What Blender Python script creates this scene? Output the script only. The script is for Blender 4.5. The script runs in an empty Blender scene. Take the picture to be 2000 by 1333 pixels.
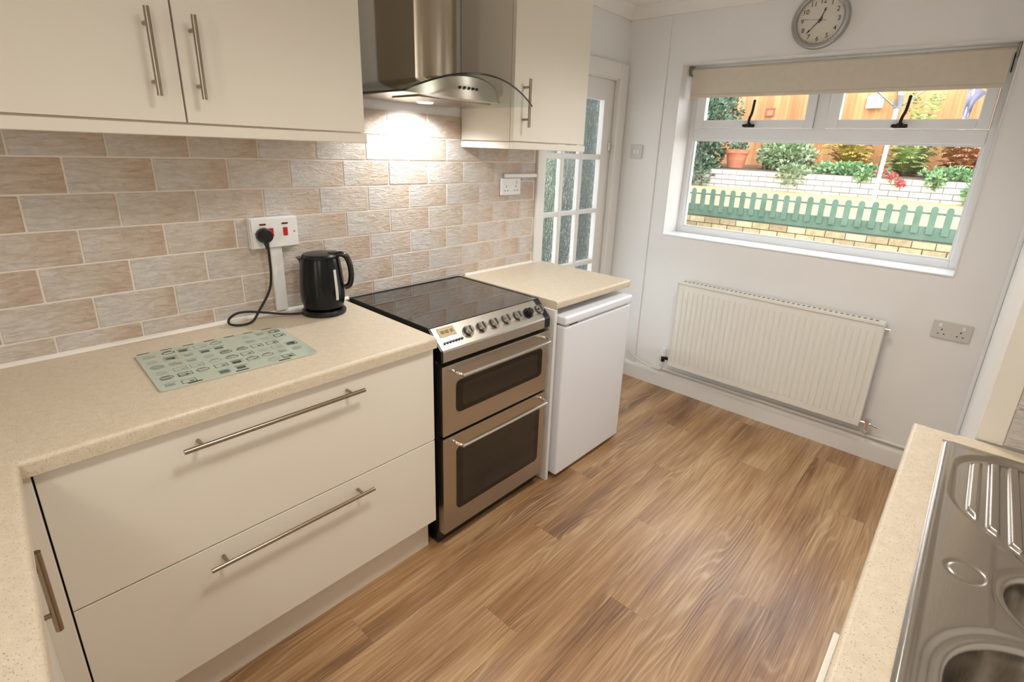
import bpy, bmesh, math, random
from mathutils import Vector, Matrix, Euler
random.seed(7)
SC = bpy.context.scene
COL = SC.collection
PI = math.pi

# ------------------------------------------------------------------ camera
cd = bpy.data.cameras.new('camera'); cam = bpy.data.objects.new('camera', cd); COL.objects.link(cam)
yaw, pit, rol = 0.7171, 0.3110, 0.0404
cy, sy, cp, sp = math.cos(yaw), math.sin(yaw), math.cos(pit), math.sin(pit)
fwd = Vector((cy*cp, sy*cp, -sp)); rgt = Vector((sy, -cy, 0)); upv = rgt.cross(fwd)
c_, s_ = math.cos(rol), math.sin(rol)
r2 = c_*rgt + s_*upv; u2 = -s_*rgt + c_*upv
M = Matrix((r2, u2, -fwd)).transposed().to_4x4(); M.translation = Vector((-0.1123, -1.9154, 1.5357))
cam.matrix_world = M
cd.sensor_width = 36; cd.lens = 1002.76*36/2000
cd.shift_x = -26.6/2000; cd.shift_y = -52.4/2000
cd.clip_start = 0.02
SC.camera = cam

# ------------------------------------------------------------------ light and exposure
SC.view_settings.view_transform = 'Standard'; SC.view_settings.look = 'None'
SC.view_settings.exposure = -0.16; SC.view_settings.gamma = 1.0; SC.view_settings.use_curve_mapping = False
w = bpy.data.worlds.new('sky'); SC.world = w; w.use_nodes = True
bg = w.node_tree.nodes['Background']; bg.inputs[0].default_value = (0.87, 0.935, 1.0, 1); bg.inputs[1].default_value = 5.6

def light(name, kind, loc, energy, color, size=0.1, target=None, **kw):
    l = bpy.data.lights.new(name, kind); l.energy = energy; l.color = color
    if kind == 'AREA': l.shape = kw.get('shape', 'DISK'); l.size = size
    if kind == 'AREA' and 'size_y' in kw: l.size_y = kw['size_y']
    if kind in ('POINT', 'SPOT'): l.shadow_soft_size = size
    if kind == 'SPOT': l.spot_size = kw.get('spot', 2.0); l.spot_blend = kw.get('blend', 0.6)
    o = bpy.data.objects.new(name, l); COL.objects.link(o); o.location = loc
    if target is not None:
        o.rotation_euler = (Vector(target)-Vector(loc)).to_track_quat('-Z', 'Y').to_euler()
    return o
WARM = (1.0, 0.965, 0.905)
for x, y, e in ((0.62, -1.45, 84), (1.85, -1.30, 76), (-1.0, -1.40, 40)):       # ceiling downlights
    light('ceiling_downlight', 'SPOT', (x, y, 2.36), e, WARM, 0.14, (x, y, 0), spot=math.radians(150), blend=0.9)
light('added_west_fill', 'AREA', (-2.5, -2.3, 1.5), 9, (1.0, 0.97, 0.92), 0.35, (1.2, -1.2, 1.4), shape='RECTANGLE', size_y=1.5)  # added fill lamp behind the camera, puts a streak on the chimney
light('added_south_fill', 'AREA', (-0.75, -2.49, 1.6), 9, (1.0, 0.97, 0.92), 0.35, (-0.2, 0, 1.4), shape='RECTANGLE', size_y=1.3)  # added fill lamp by the south wall, brightens the tiles and chimney

# ------------------------------------------------------------------ materials
def lin(c): c /= 255.0; return c/12.92 if c <= 0.04045 else ((c+0.055)/1.055)**2.4
def S(r, g, b): return (lin(r), lin(g), lin(b), 1)
class NT:
    def __init__(s, name):
        m = bpy.data.materials.new(name); m.use_nodes = True; s.m = m; s.t = m.node_tree
        s.p = s.t.nodes['Principled BSDF']; s.out = s.t.nodes['Material Output']
    def n(s, typ, ins=None, **props):
        nd = s.t.nodes.new(typ)
        for k, v in props.items(): setattr(nd, k, v)
        for k, v in (ins or {}).items():
            if isinstance(v, bpy.types.NodeSocket): s.t.links.new(v, nd.inputs[k])
            else: nd.inputs[k].default_value = v
        return nd
    def l(s, a, b): s.t.links.new(a, b)
    def mix(s, f, a, b, blend='MIX'):
        nd = s.n('ShaderNodeMix', data_type='RGBA', blend_type=blend)
        for i, v in ((0, f), (6, a), (7, b)):
            if isinstance(v, bpy.types.NodeSocket): s.l(v, nd.inputs[i])
            else: nd.inputs[i].default_value = v
        return nd.outputs[2]
    def ramp(s, f, stops):
        nd = s.n('ShaderNodeValToRGB'); e = nd.color_ramp.elements
        while len(e) < len(stops): e.new(0.5)
        for i, (p, c) in enumerate(stops): e[i].position = p; e[i].color = c
        s.l(f, nd.inputs[0]); return nd.outputs[0]
    def math(s, op, a, b=0.0):
        nd = s.n('ShaderNodeMath', operation=op)
        for i, v in ((0, a), (1, b)):
            if isinstance(v, bpy.types.NodeSocket): s.l(v, nd.inputs[i])
            else: nd.inputs[i].default_value = v
        return nd.outputs[0]
    def bump(s, h, strength=0.2, dist=0.01):
        nd = s.n('ShaderNodeBump', {'Height': h, 'Strength': strength, 'Distance': dist})
        s.l(nd.outputs[0], s.p.inputs['Normal'])
def mat(name, col, rough=0.5, metal=0.0, coat=0.0, spec=0.5):
    k = NT(name); k.p.inputs['Base Color'].default_value = col; k.p.inputs['Roughness'].default_value = rough
    k.p.inputs['Metallic'].default_value = metal; k.p.inputs['Coat Weight'].default_value = coat
    k.p.inputs['Specular IOR Level'].default_value = spec
    return k.m
def noisy(name, a, b, scale=8, rough=0.6, bump=0.0, bscale=60, stretch=(1, 1, 1), metal=0.0):
    k = NT(name); g = k.n('ShaderNodeNewGeometry').outputs['Position']
    mp = k.n('ShaderNodeMapping', {'Vector': g, 'Scale': stretch}).outputs[0]
    nz = k.n('ShaderNodeTexNoise', {'Vector': mp, 'Scale': scale, 'Detail': 5}).outputs[0]
    k.l(k.ramp(nz, [(0.35, a), (0.65, b)]), k.p.inputs['Base Color'])
    k.p.inputs['Roughness'].default_value = rough; k.p.inputs['Metallic'].default_value = metal
    if bump:
        n2 = k.n('ShaderNodeTexNoise', {'Vector': mp, 'Scale': bscale, 'Detail': 4}).outputs[0]
        k.bump(n2, bump, 0.01)
    return k.m
def glassy(name, tint=(1, 1, 1, 1), rough=0.0, ior=1.45):
    k = NT(name); t = k.n('ShaderNodeBsdfTransparent', {'Color': tint}); g = k.n('ShaderNodeBsdfGlossy', {'Roughness': rough})
    lw = k.n('ShaderNodeLayerWeight', {'Blend': 0.5}); mx = k.n('ShaderNodeMixShader')
    fac = k.math('ADD', 0.04, k.math('MULTIPLY', 0.9, k.math('POWER', lw.outputs['Facing'], 5.0)))
    k.l(fac, mx.inputs[0]); k.l(t.outputs[0], mx.inputs[1]); k.l(g.outputs[0], mx.inputs[2])
    k.l(mx.outputs[0], k.out.inputs[0]); return k.m
MT = {}
MT['wall'] = noisy('painted_wall', S(235, 233, 230), S(238, 236, 233), 3, 0.75, 0.05, 90)
MT['ceiling'] = mat('ceiling_paint', S(238, 234, 228), 0.8)
MT['gloss_white'] = mat('white_gloss_paint', S(232, 228, 222), 0.35)
MT['upvc'] = mat('white_upvc', S(238, 239, 240), 0.3)
MT['cream'] = noisy('cream_cabinet_front', S(233, 225, 211), S(235, 228, 214), 2, 0.33)
MT['cream_carcass'] = mat('cream_carcass', S(230, 220, 204), 0.5)
MT['shadow_gap'] = mat('dark_gap', S(20, 18, 16), 0.8)
MT['white_plastic'] = mat('white_plastic', S(236, 234, 231), 0.35)
MT['greyed_plastic'] = mat('greyed_white_plastic', S(208, 204, 198), 0.4)  # off-white switch colour; on the radiator-side socket it also paints in shade
MT['fridge_white'] = mat('fridge_enamel', S(236, 238, 243), 0.3)
MT['black_plastic'] = mat('black_plastic', S(16, 16, 18), 0.28)
MT['black_enamel'] = mat('black_enamel', S(12, 12, 12), 0.4)
MT['rubber'] = mat('black_cable', S(14, 14, 14), 0.45)
MT['chrome'] = mat('chrome', S(225, 222, 218), 0.12, 1.0)
MT['satin_rim'] = mat('silver_rim', S(176, 174, 170), 0.3, 0.9)
MT['satin'] = mat('satin_nickel', S(160, 148, 132), 0.26, 1.0)
MT['red'] = mat('red_rocker', S(196, 22, 30), 0.3)
MT['dark_red'] = mat('neon_lens_off', S(92, 14, 18), 0.3)
MT['bronze'] = mat('dark_bronze', S(44, 36, 32), 0.35, 0.6)
MT['grout'] = mat('pale_grout', S(236, 226, 214), 0.8)
MT['sealant'] = mat('white_sealant', S(232, 224, 212), 0.4)
MT['radiator'] = mat('radiator_enamel', S(234, 231, 222), 0.4)
MT['pipe_paint'] = mat('painted_pipe', S(222, 216, 208), 0.45)
MT['blind'] = noisy('blind_fabric', S(214, 203, 186), S(218, 207, 190), 30, 0.85, 0.05, 300)
MT['clock_face'] = mat('clock_face', S(226, 220, 206), 0.6)
MT['ink'] = mat('black_ink', S(20, 20, 20), 0.5)
MT['hob_glass'] = mat('black_hob_glass', S(30, 22, 18), 0.05, 0, 0.5, 1.0)
MT['oven_glass'] = mat('dark_oven_glass', S(22, 20, 18), 0.1, 0, 0.2)
MT['window_glass'] = glassy('window_glass')
MT['hood_glass'] = glassy('hood_glass', (0.92, 0.955, 0.945, 1))
MT['glass_edge'] = mat('dark_glass_edge', S(22, 26, 26), 0.2)
MT['board_glass'] = mat('pale_green_glass', S(186, 196, 178), 0.12, 0, 0.4)
MT['print'] = mat('grey_green_print', S(88, 98, 88), 0.4)
MT['print_dark'] = mat('dark_print', S(54, 62, 56), 0.4)
MT['print_pale'] = mat('pale_print', S(142, 154, 140), 0.4)
MT['amber'] = mat('amber_display', S(182, 158, 112), 0.3)
MT['gauge'] = mat('translucent_gauge', S(214, 210, 202), 0.3)
MT['kettle'] = mat('kettle_black', S(9, 9, 13), 0.22, 0.0, 0.0, 0.35)
MT['terracotta'] = noisy('terracotta', S(196, 112, 76), S(212, 132, 96), 10, 0.8)
MT['picket_green'] = noisy('green_fence_paint', S(92, 118, 98), S(108, 132, 112), 6, 0.7)
MT['soil'] = noisy('soil', S(84, 66, 50), S(112, 92, 70), 14, 0.95, 0.5, 40)
MT['gravel'] = noisy('straw_gravel', S(176, 148, 104), S(204, 182, 136), 40, 0.95, 0.6, 120)
MT['patio'] = noisy('patio_slabs', S(150, 146, 138), S(170, 164, 154), 5, 0.9, 0.3, 40)
MT['mortar'] = mat('mortar', S(120, 108, 88), 0.95)
MT['mortar_white'] = mat('whitewashed_mortar', S(150, 142, 132), 0.95)
MT['shed'] = noisy('dark_shed_boards', S(44, 50, 48), S(58, 64, 62), 4, 0.8)
MT['led'] = NT('led_lamp').m
_k = MT['led'].node_tree.nodes['Principled BSDF']; _k.inputs['Emission Color'].default_value = (0.95, 0.98, 1, 1); _k.inputs['Emission Strength'].default_value = 14

# brushed steel
def steel(name, col, rough, stretch):
    k = NT(name); g = k.n('ShaderNodeNewGeometry').outputs['Position']
    mp = k.n('ShaderNodeMapping', {'Vector': g, 'Scale': stretch}).outputs[0]
    nz = k.n('ShaderNodeTexNoise', {'Vector': mp, 'Scale': 1.0, 'Detail': 3}).outputs[0]
    k.p.inputs['Base Color'].default_value = col; k.p.inputs['Metallic'].default_value = 1
    k.l(k.n('ShaderNodeMapRange', {'Value': nz, 'To Min': rough-0.06, 'To Max': rough+0.08}).outputs[0], k.p.inputs['Roughness'])
    k.bump(nz, 0.04, 0.002); return k.m
MT['steel'] = steel('brushed_steel', S(190, 182, 170), 0.3, (6, 6, 900))
def hood_steel():
    k = NT('hood_steel'); k.p.inputs['Base Color'].default_value = S(182, 170, 152); k.p.inputs['Metallic'].default_value = 1
    k.p.inputs['Roughness'].default_value = 0.26; k.p.inputs['Anisotropic'].default_value = 0.8; k.p.inputs['Anisotropic Rotation'].default_value = 0.25
    t = k.n('ShaderNodeTangent', direction_type='RADIAL', axis='Z'); k.l(t.outputs[0], k.p.inputs['Tangent']); return k.m
MT['steel_hood'] = hood_steel()
MT['sink_steel'] = steel('sink_steel', S(190, 184, 176), 0.22, (60, 300, 60))
# speckled worktop
def speckle():
    k = NT('speckled_worktop'); g = k.n('ShaderNodeNewGeometry').outputs['Position']
    v = k.n('ShaderNodeTexVoronoi', {'Vector': g, 'Scale': 400.0})
    sep = k.n('ShaderNodeSeparateColor', {0: v.outputs['Color']})
    near = k.math('LESS_THAN', v.outputs['Distance'], 0.30)
    dark = k.math('MULTIPLY', near, k.math('GREATER_THAN', sep.outputs[0], 0.84))
    mid = k.math('MULTIPLY', k.math('LESS_THAN', v.outputs['Distance'], 0.42), k.math('GREATER_THAN', sep.outputs[1], 0.72))
    lite = k.math('MULTIPLY', k.math('LESS_THAN', v.outputs['Distance'], 0.42), k.math('GREATER_THAN', sep.outputs[2], 0.7))
    nz = k.n('ShaderNodeTexNoise', {'Vector': g, 'Scale': 60.0, 'Detail': 4}).outputs[0]
    base = k.ramp(nz, [(0.3, S(210, 194, 170)), (0.7, S(219, 204, 181))])
    c = k.mix(k.math('MULTIPLY', lite, 0.2), base, S(238, 228, 210))
    c = k.mix(k.math('MULTIPLY', mid, 0.35), c, S(178, 158, 134))
    c = k.mix(k.math('MULTIPLY', dark, 0.75), c, S(96, 84, 76))
    k.l(c, k.p.inputs['Base Color']); k.p.inputs['Roughness'].default_value = 0.38
    return k.m
MT['worktop'] = speckle()
# riven ceramic tile: each tile fades from grey-beige to tan along its length
def tile_mat():
    k = NT('riven_tile'); tc = k.n('ShaderNodeTexCoord'); oi = k.n('ShaderNodeObjectInfo')
    off = k.n('ShaderNodeVectorMath', {0: oi.outputs['Random'], 1: (37.0, 91.0, 53.0)}, operation='MULTIPLY').outputs[0]
    pos = k.n('ShaderNodeNewGeometry').outputs['Position']
    pv = k.n('ShaderNodeVectorMath', {0: pos, 1: off}, operation='ADD').outputs[0]
    n1 = k.n('ShaderNodeTexNoise', {'Vector': pv, 'Scale': 9.0, 'Detail': 5, 'Distortion': 0.6}).outputs[0]
    mp = k.n('ShaderNodeMapping', {'Vector': pv, 'Rotation': (0, 0.7, 0), 'Scale': (1, 1, 3.2)}).outputs[0]
    n2 = k.n('ShaderNodeTexNoise', {'Vector': mp, 'Scale': 26.0, 'Detail': 8, 'Roughness': 0.65, 'Distortion': 0.8}).outputs[0]
    gx = k.n('ShaderNodeSeparateXYZ', {0: tc.outputs['Generated']}).outputs[0]
    f = k.math('ADD', k.math('MULTIPLY', gx, 0.75), k.math('MULTIPLY', k.math('SUBTRACT', n1, 0.5), 1.1))
    f = k.math('ADD', f, k.math('MULTIPLY', k.math('SUBTRACT', oi.outputs['Random'], 0.5), 0.25))
    c = k.ramp(f, [(0.05, S(212, 206, 199)), (0.42, S(208, 192, 173)), (0.85, S(194, 158, 126))])
    c = k.mix(0.42, c, k.ramp(n2, [(0.32, S(164, 146, 130)), (0.6, S(218, 209, 200))]), 'MIX')
    k.l(c, k.p.inputs['Base Color']); k.p.inputs['Roughness'].default_value = 0.42
    k.bump(n2, 0.8, 0.008); return k.m
MT['tile'] = tile_mat()
# oak plank vinyl
def wood():
    k = NT('oak_vinyl_plank'); oi = k.n('ShaderNodeObjectInfo'); pos = k.n('ShaderNodeNewGeometry').outputs['Position']
    off = k.n('ShaderNodeVectorMath', {0: oi.outputs['Random'], 1: (61.0, 17.0, 0.0)}, operation='MULTIPLY').outputs[0]
    pv = k.n('ShaderNodeVectorMath', {0: pos, 1: off}, operation='ADD').outputs[0]
    warp = k.n('ShaderNodeTexNoise', {'Vector': k.n('ShaderNodeMapping', {'Vector': pv, 'Scale': (1.1, 6.0, 1)}).outputs[0], 'Scale': 1.0, 'Detail': 2}).outputs[0]
    yv = k.n('ShaderNodeSeparateXYZ', {0: pv}).outputs[1]
    tex = lambda sc, d, r=0.5: k.n('ShaderNodeTexNoise', {'Vector': k.n('ShaderNodeMapping', {'Vector': pv, 'Scale': sc}).outputs[0], 'Scale': 1.0, 'Detail': d, 'Roughness': r}).outputs[0]
    ring = k.math('SINE', k.math('ADD', k.math('MULTIPLY', yv, 330.0), k.math('MULTIPLY', warp, 95.0)))
    ring = k.math('POWER', k.math('ADD', k.math('MULTIPLY', ring, 0.5), 0.5), 3.0)
    mask = k.n('ShaderNodeMapRange', {'Value': tex((1.4, 6, 1), 2), 'From Min': 0.46, 'From Max': 0.62}).outputs[0]
    fine = tex((5, 420, 1), 4); streak = tex((2.2, 85, 1), 5, 0.6); big = tex((1.1, 8, 1), 4)
    tone = k.math('ADD', k.math('MULTIPLY', big, 0.62), k.math('MULTIPLY', streak, 0.38))
    tone = k.math('ADD', tone, k.math('MULTIPLY', k.math('SUBTRACT', oi.outputs['Random'], 0.5), 0.035))
    base = k.ramp(tone, [(0.36, S(112, 74, 42)), (0.5, S(164, 122, 80)), (0.62, S(192, 158, 116))])
    c = k.mix(k.math('MULTIPLY', k.math('MULTIPLY', ring, mask), 0.42), base, S(212, 186, 148))
    c = k.mix(k.math('MULTIPLY', k.n('ShaderNodeMapRange', {'Value': fine, 'From Min': 0.5, 'From Max': 0.74}).outputs[0], 0.55), c, S(104, 70, 42))
    c = k.mix(k.math('MULTIPLY', k.n('ShaderNodeMapRange', {'Value': fine, 'From Min': 0.47, 'From Max': 0.3}).outputs[0], 0.4), c, S(208, 178, 138))
    k.l(c, k.p.inputs['Base Color'])
    k.l(k.n('ShaderNodeMapRange', {'Value': fine, 'To Min': 0.24, 'To Max': 0.40}).outputs[0], k.p.inputs['Roughness']); k.p.inputs['Specular IOR Level'].default_value = 0.85
    k.bump(fine, 0.08, 0.003); return k.m
MT['wood'] = wood()
# textured (rippled) door glass
def rippled():
    k = NT('rippled_glass'); pos = k.n('ShaderNodeNewGeometry').outputs['Position']
    mp = k.n('ShaderNodeMapping', {'Vector': pos, 'Scale': (95, 95, 26)}).outputs[0]
    nz = k.n('ShaderNodeTexNoise', {'Vector': mp, 'Scale': 1.0, 'Detail': 2}).outputs[0]
    k.p.inputs['Base Color'].default_value = (0.95, 0.97, 0.95, 1); k.p.inputs['Transmission Weight'].default_value = 1
    k.p.inputs['Roughness'].default_value = 0.05; k.p.inputs['IOR'].default_value = 1.45
    k.bump(nz, 0.55, 0.006); return k.m
MT['rippled'] = rippled()
def island(name, stops, rough=0.6):
    k = NT(name); r = k.n('ShaderNodeNewGeometry').outputs['Random Per Island']
    k.l(k.ramp(r, stops), k.p.inputs['Base Color']); k.p.inputs['Roughness'].default_value = rough; return k.m
def objrand(name, stops, rough=0.85, bump=0.3):
    k = NT(name); r = k.n('ShaderNodeObjectInfo').outputs['Random']; pos = k.n('ShaderNodeNewGeometry').outputs['Position']
    nz = k.n('ShaderNodeTexNoise', {'Vector': pos, 'Scale': 22.0, 'Detail': 5}).outputs[0]
    c = k.ramp(r, stops); c = k.mix(0.3, c, k.ramp(nz, [(0.3, (0.3, 0.27, 0.22, 1)), (0.7, (0.95, 0.92, 0.85, 1))]), 'OVERLAY')
    k.l(c, k.p.inputs['Base Color']); k.p.inputs['Roughness'].default_value = rough; k.bump(nz, bump, 0.01); return k.m
MT['brick'] = objrand('buff_brick', [(0.0, S(158, 138, 106)), (0.5, S(178, 160, 122)), (1.0, S(196, 182, 146))])
MT['brick_white'] = objrand('whitewashed_brick', [(0.0, S(206, 200, 192)), (1.0, S(224, 220, 212))])
def fence_mat():
    k = NT('larch_board'); oi = k.n('ShaderNodeObjectInfo'); pos = k.n('ShaderNodeNewGeometry').outputs['Position']
    mp = k.n('ShaderNodeMapping', {'Vector': pos, 'Scale': (20, 30, 1.6)}).outputs[0]
    nz = k.n('ShaderNodeTexNoise', {'Vector': mp, 'Scale': 1.0, 'Detail': 5}).outputs[0]
    f = k.math('ADD', k.math('MULTIPLY', nz, 0.8), k.math('MULTIPLY', oi.outputs['Random'], 0.3))
    k.l(k.ramp(f, [(0.3, S(182, 120, 74)), (0.75, S(216, 162, 110))]), k.p.inputs['Base Color']); k.p.inputs['Roughness'].default_value = 0.8
    return k.m
MT['fence'] = fence_mat()
G = lambda *a: [(i/(len(a)-1), S(*c)) for i, c in enumerate(a)]
MT['leaf_dark'] = island('ivy_leaves', G((44, 70, 50), (84, 112, 84), (150, 170, 146)))
MT['leaf_grey'] = island('sage_leaves', G((104, 130, 88), (146, 164, 122), (184, 196, 156)))
MT['leaf_yellow'] = island('yellow_fern', G((150, 140, 54), (204, 180, 84), (222, 200, 116)))
MT['leaf_lime'] = island('lime_fern', G((112, 140, 76), (160, 176, 100), (200, 200, 130)))
MT['leaf_brown'] = island('dried_fern', G((132, 78, 48), (180, 118, 72), (208, 160, 108)))
MT['leaf_green'] = island('fresh_leaves', G((92, 132, 84), (124, 162, 108), (164, 192, 140)))
MT['hedge_leaf'] = island('hedge_leaves', G((62, 98, 50), (108, 150, 82), (176, 206, 146)))
MT['petal'] = island('red_petals', G((190, 40, 60), (220, 70, 86), (226, 100, 110)))
MT['stem'] = mat('plant_stem', S(92, 84, 56), 0.8)
MT['drape'] = noisy('grey_purple_cloth', S(128, 124, 140), S(152, 146, 160), 10, 0.9)

# ------------------------------------------------------------------ mesh builder
class MB:
    def __init__(s): s.bm = bmesh.new()
    def _join(s, t):
        me = bpy.data.meshes.new('tmp'); t.to_mesh(me); t.free(); s.bm.from_mesh(me); bpy.data.meshes.remove(me); return s
    def box(s, x0, x1, y0, y1, z0, z1, bev=0.0, seg=1, rot=None, piv=None):
        t = bmesh.new(); bmesh.ops.create_cube(t, size=1)
        for v in t.verts: v.co = Vector(((x0+x1)/2+v.co.x*(x1-x0), (y0+y1)/2+v.co.y*(y1-y0), (z0+z1)/2+v.co.z*(z1-z0)))
        if bev: bmesh.ops.bevel(t, geom=list(t.edges), offset=bev, segments=seg, affect='EDGES', profile=0.5)
        if rot is not None:
            p = Vector(piv or ((x0+x1)/2, (y0+y1)/2, (z0+z1)/2))
            bmesh.ops.transform(t, matrix=Matrix.Translation(p) @ rot.to_4x4() @ Matrix.Translation(-p), verts=t.verts)
        return s._join(t)
    def cyl(s, p0, p1, r, n=16, r1=None, cap=True):
        p0, p1 = Vector(p0), Vector(p1); d = p1-p0; t = bmesh.new()
        bmesh.ops.create_cone(t, segments=n, radius1=r, radius2=r if r1 is None else r1, depth=d.length, cap_ends=cap)
        m = Matrix.Translation((p0+p1)/2) @ d.to_track_quat('Z', 'Y').to_matrix().to_4x4()
        bmesh.ops.transform(t, matrix=m, verts=t.verts); return s._join(t)
    def tube(s, pts, r, n=8, smooth=0, cap=True):
        pts = [Vector(p) for p in pts]
        if smooth:
            q = []
            for i in range(len(pts)-1):
                a = pts[max(i-1, 0)]; b = pts[i]; c = pts[i+1]; d = pts[min(i+2, len(pts)-1)]
                for k in range(smooth):
                    u = k/smooth
                    q.append(0.5*((2*b)+(c-a)*u+(2*a-5*b+4*c-d)*u*u+(3*b-a-3*c+d)*u**3))
            q.append(pts[-1]); pts = q
        rings = []; ref = Vector((0.31, 0.17, 0.93)).normalized()
        for i, p in enumerate(pts):
            t = (pts[min(i+1, len(pts)-1)]-pts[max(i-1, 0)]).normalized()
            a = t.cross(ref)
            if a.length < 1e-3: a = t.cross(Vector((1, 0, 0)))
            a.normalize(); b = t.cross(a); ref = a.cross(t)
            rings.append([s.bm.verts.new(p+r*(math.cos(2*PI*j/n)*a+math.sin(2*PI*j/n)*b)) for j in range(n)])
        for i in range(len(rings)-1):
            for j in range(n): s.bm.faces.new((rings[i][j], rings[i][(j+1) % n], rings[i+1][(j+1) % n], rings[i+1][j]))
        if cap: s.bm.faces.new(rings[0][::-1]); s.bm.faces.new(rings[-1])
        return s
    def lathe(s, prof, n=32, at=(0, 0, 0)):
        at = Vector(at); rings = []
        for r, z in prof:
            if r < 1e-6: rings.append([s.bm.verts.new(at+Vector((0, 0, z)))])
            else: rings.append([s.bm.verts.new(at+Vector((r*math.cos(2*PI*j/n), r*math.sin(2*PI*j/n), z))) for j in range(n)])
        for a, b in zip(rings, rings[1:]):
            for j in range(n):
                k = (j+1) % n
                if len(a) == 1 and len(b) == 1: continue
                if len(a) == 1: s.bm.faces.new((a[0], b[k], b[j]))
                elif len(b) == 1: s.bm.faces.new((a[j], a[k], b[0]))
                else: s.bm.faces.new((a[j], a[k], b[k], b[j]))
        return s
    def prism(s, poly, d, bev=0.0, seg=2, sel=None):
        """poly: 3-D points of one face, d: extrusion vector"""
        t = bmesh.new(); d = Vector(d); a = [t.verts.new(Vector(p)) for p in poly]; b = [t.verts.new(Vector(p)+d) for p in poly]
        n = len(a); t.faces.new(a[::-1]); t.faces.new(b)
        for i in range(n): t.faces.new((a[i], a[(i+1) % n], b[(i+1) % n], b[i]))
        bmesh.ops.recalc_face_normals(t, faces=t.faces)
        if bev:
            ed = [e for e in t.edges if sel is None or sel(e.verts[0].co, e.verts[1].co)]
            bmesh.ops.bevel(t, geom=ed, offset=bev, segments=seg, affect='EDGES', profile=0.5)
        return s._join(t)
    def sphere(s, c, r, sc=(1, 1, 1), u=16, v=10):
        t = bmesh.new(); bmesh.ops.create_uvsphere(t, u_segments=u, v_segments=v, radius=r)
        for q in t.verts: q.co = Vector((q.co.x*sc[0], q.co.y*sc[1], q.co.z*sc[2]))+Vector(c)
        return s._join(t)
    def quad(s, *pts): s.bm.faces.new([s.bm.verts.new(Vector(p)) for p in pts]); return s
    def grid(s, fn, nu, nv):
        V = [[s.bm.verts.new(Vector(fn(i/nu, j/nv))) for j in range(nv+1)] for i in range(nu+1)]
        for i in range(nu):
            for j in range(nv): s.bm.faces.new((V[i][j], V[i+1][j], V[i+1][j+1], V[i][j+1]))
        return s
    def mesh(s, name, m, off=(0, 0, 0), ang=35, fix=True):
        if fix: bmesh.ops.recalc_face_normals(s.bm, faces=s.bm.faces)
        if off != (0, 0, 0): bmesh.ops.translate(s.bm, vec=-Vector(off), verts=s.bm.verts)
        me = bpy.data.meshes.new(name); s.bm.to_mesh(me); s.bm.free(); me.materials.append(MT[m] if isinstance(m, str) else m)
        me.polygons.foreach_set('use_smooth', [True]*len(me.polygons))
        me.set_sharp_from_angle(angle=math.radians(ang)); return me
    def build(s, name, m, parent=None, local=False, ang=35, fix=True):
        off = (0, 0, 0)
        if parent is not None and not local: off = tuple(origin(parent))
        me = s.mesh(name, m, off, ang, fix); o = bpy.data.objects.new(name, me); COL.objects.link(o); o.parent = parent
        if fix and len(me.polygons) < 6000:
            wn_ = o.modifiers.new('weighted_normal', 'WEIGHTED_NORMAL'); wn_.keep_sharp = True; wn_.weight = 60
        return o
def origin(o):
    v = Vector((0, 0, 0))
    while o is not None: v += o.location; o = o.parent
    return v
def tag(o, label, cat, group=None, kind=None):
    o['label'] = label; o['category'] = cat
    if group: o['group'] = group
    if kind: o['kind'] = kind
    return o
def thing(name, label, cat, loc, rz=0.0, group=None):
    o = bpy.data.objects.new(name, None); COL.objects.link(o); o.location = loc; o.rotation_euler.z = rz; o.empty_display_size = 0.1
    return tag(o, label, cat, group)
def struct(o, label=None): 
    o['kind'] = 'structure'
    if label: o['label'] = label
    return o
def copy_tree(o, parent=None):
    c = o.copy(); COL.objects.link(c); c.parent = parent
    for ch in list(o.children): copy_tree(ch, c)
    return c

# ------------------------------------------------------------------ room shell
XE, ZC = 2.984, 2.38
# floor: individual planks laid along x over a subfloor
flo = struct(MB().box(-2.6, XE+0.3, -2.6, 0.2, -0.12, -0.006).build('floor', 'shadow_gap'))
pw = 0.152; row = 0; yy = 0.0
plank_meshes = {}
while yy > -2.52:
    x = -2.6 - (row*0.437 % 1.22); y1 = yy; y0 = max(yy-pw, -2.56)
    while x < XE:
        a, b = max(x, -2.6), min(x+1.22, XE)
        if b-a > 0.02:
            key = (round(b-a, 3), round(y1-y0, 3))
            if key not in plank_meshes:
                plank_meshes[key] = MB().box(0, b-a-0.0002, -(y1-y0)+0.0002, 0, -0.006, 0, 0.0002).mesh('plank', 'wood')
            o = bpy.data.objects.new('plank', plank_meshes[key]); COL.objects.link(o); o.location = (a, y1, 0); o.parent = flo
        x += 1.22
    yy -= pw; row += 1

DX0, DX1, DZ = 2.16, 2.90, 1.976
wn = struct(MB().box(-2.6, DX0, 0.008, 0.078, 0, ZC).box(DX1, XE, 0.008, 0.078, 0, ZC).box(DX0, DX1, 0.008, 0.078, DZ, ZC).build('wall_north', 'wall'))
WY0, WY1, WZ0, WZ1 = -1.867, -0.367, 1.041, 2.053
we = MB()
we.box(XE, XE+0.3, -2.26, WY0, 0, ZC).box(XE, XE+0.3, WY1, 0.078, 0, ZC).box(XE, XE+0.3, WY0, WY1, 0, WZ0).box(XE, XE+0.3, WY0, WY1, WZ1, ZC)
we = struct(we.build('wall_east', 'wall'))
ws = struct(MB().prism([(1.45, -2.018, 0), (XE, -2.058, 0), (XE, -2.7, 0), (1.45, -2.7, 0)], (0, 0, ZC)).build('wall_south', 'wall'))
struct(MB().box(-2.6, 1.45, -2.7, -2.52, 0, ZC).build('wall_sink_side', 'wall'))
struct(MB().box(-2.75, -2.6, -2.7, 0.2, 0, ZC).build('wall_west', 'wall'))
struct(MB().box(-2.75, XE+0.3, -2.7, 0.2, ZC, ZC+0.15).build('ceiling', 'ceiling'))
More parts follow.
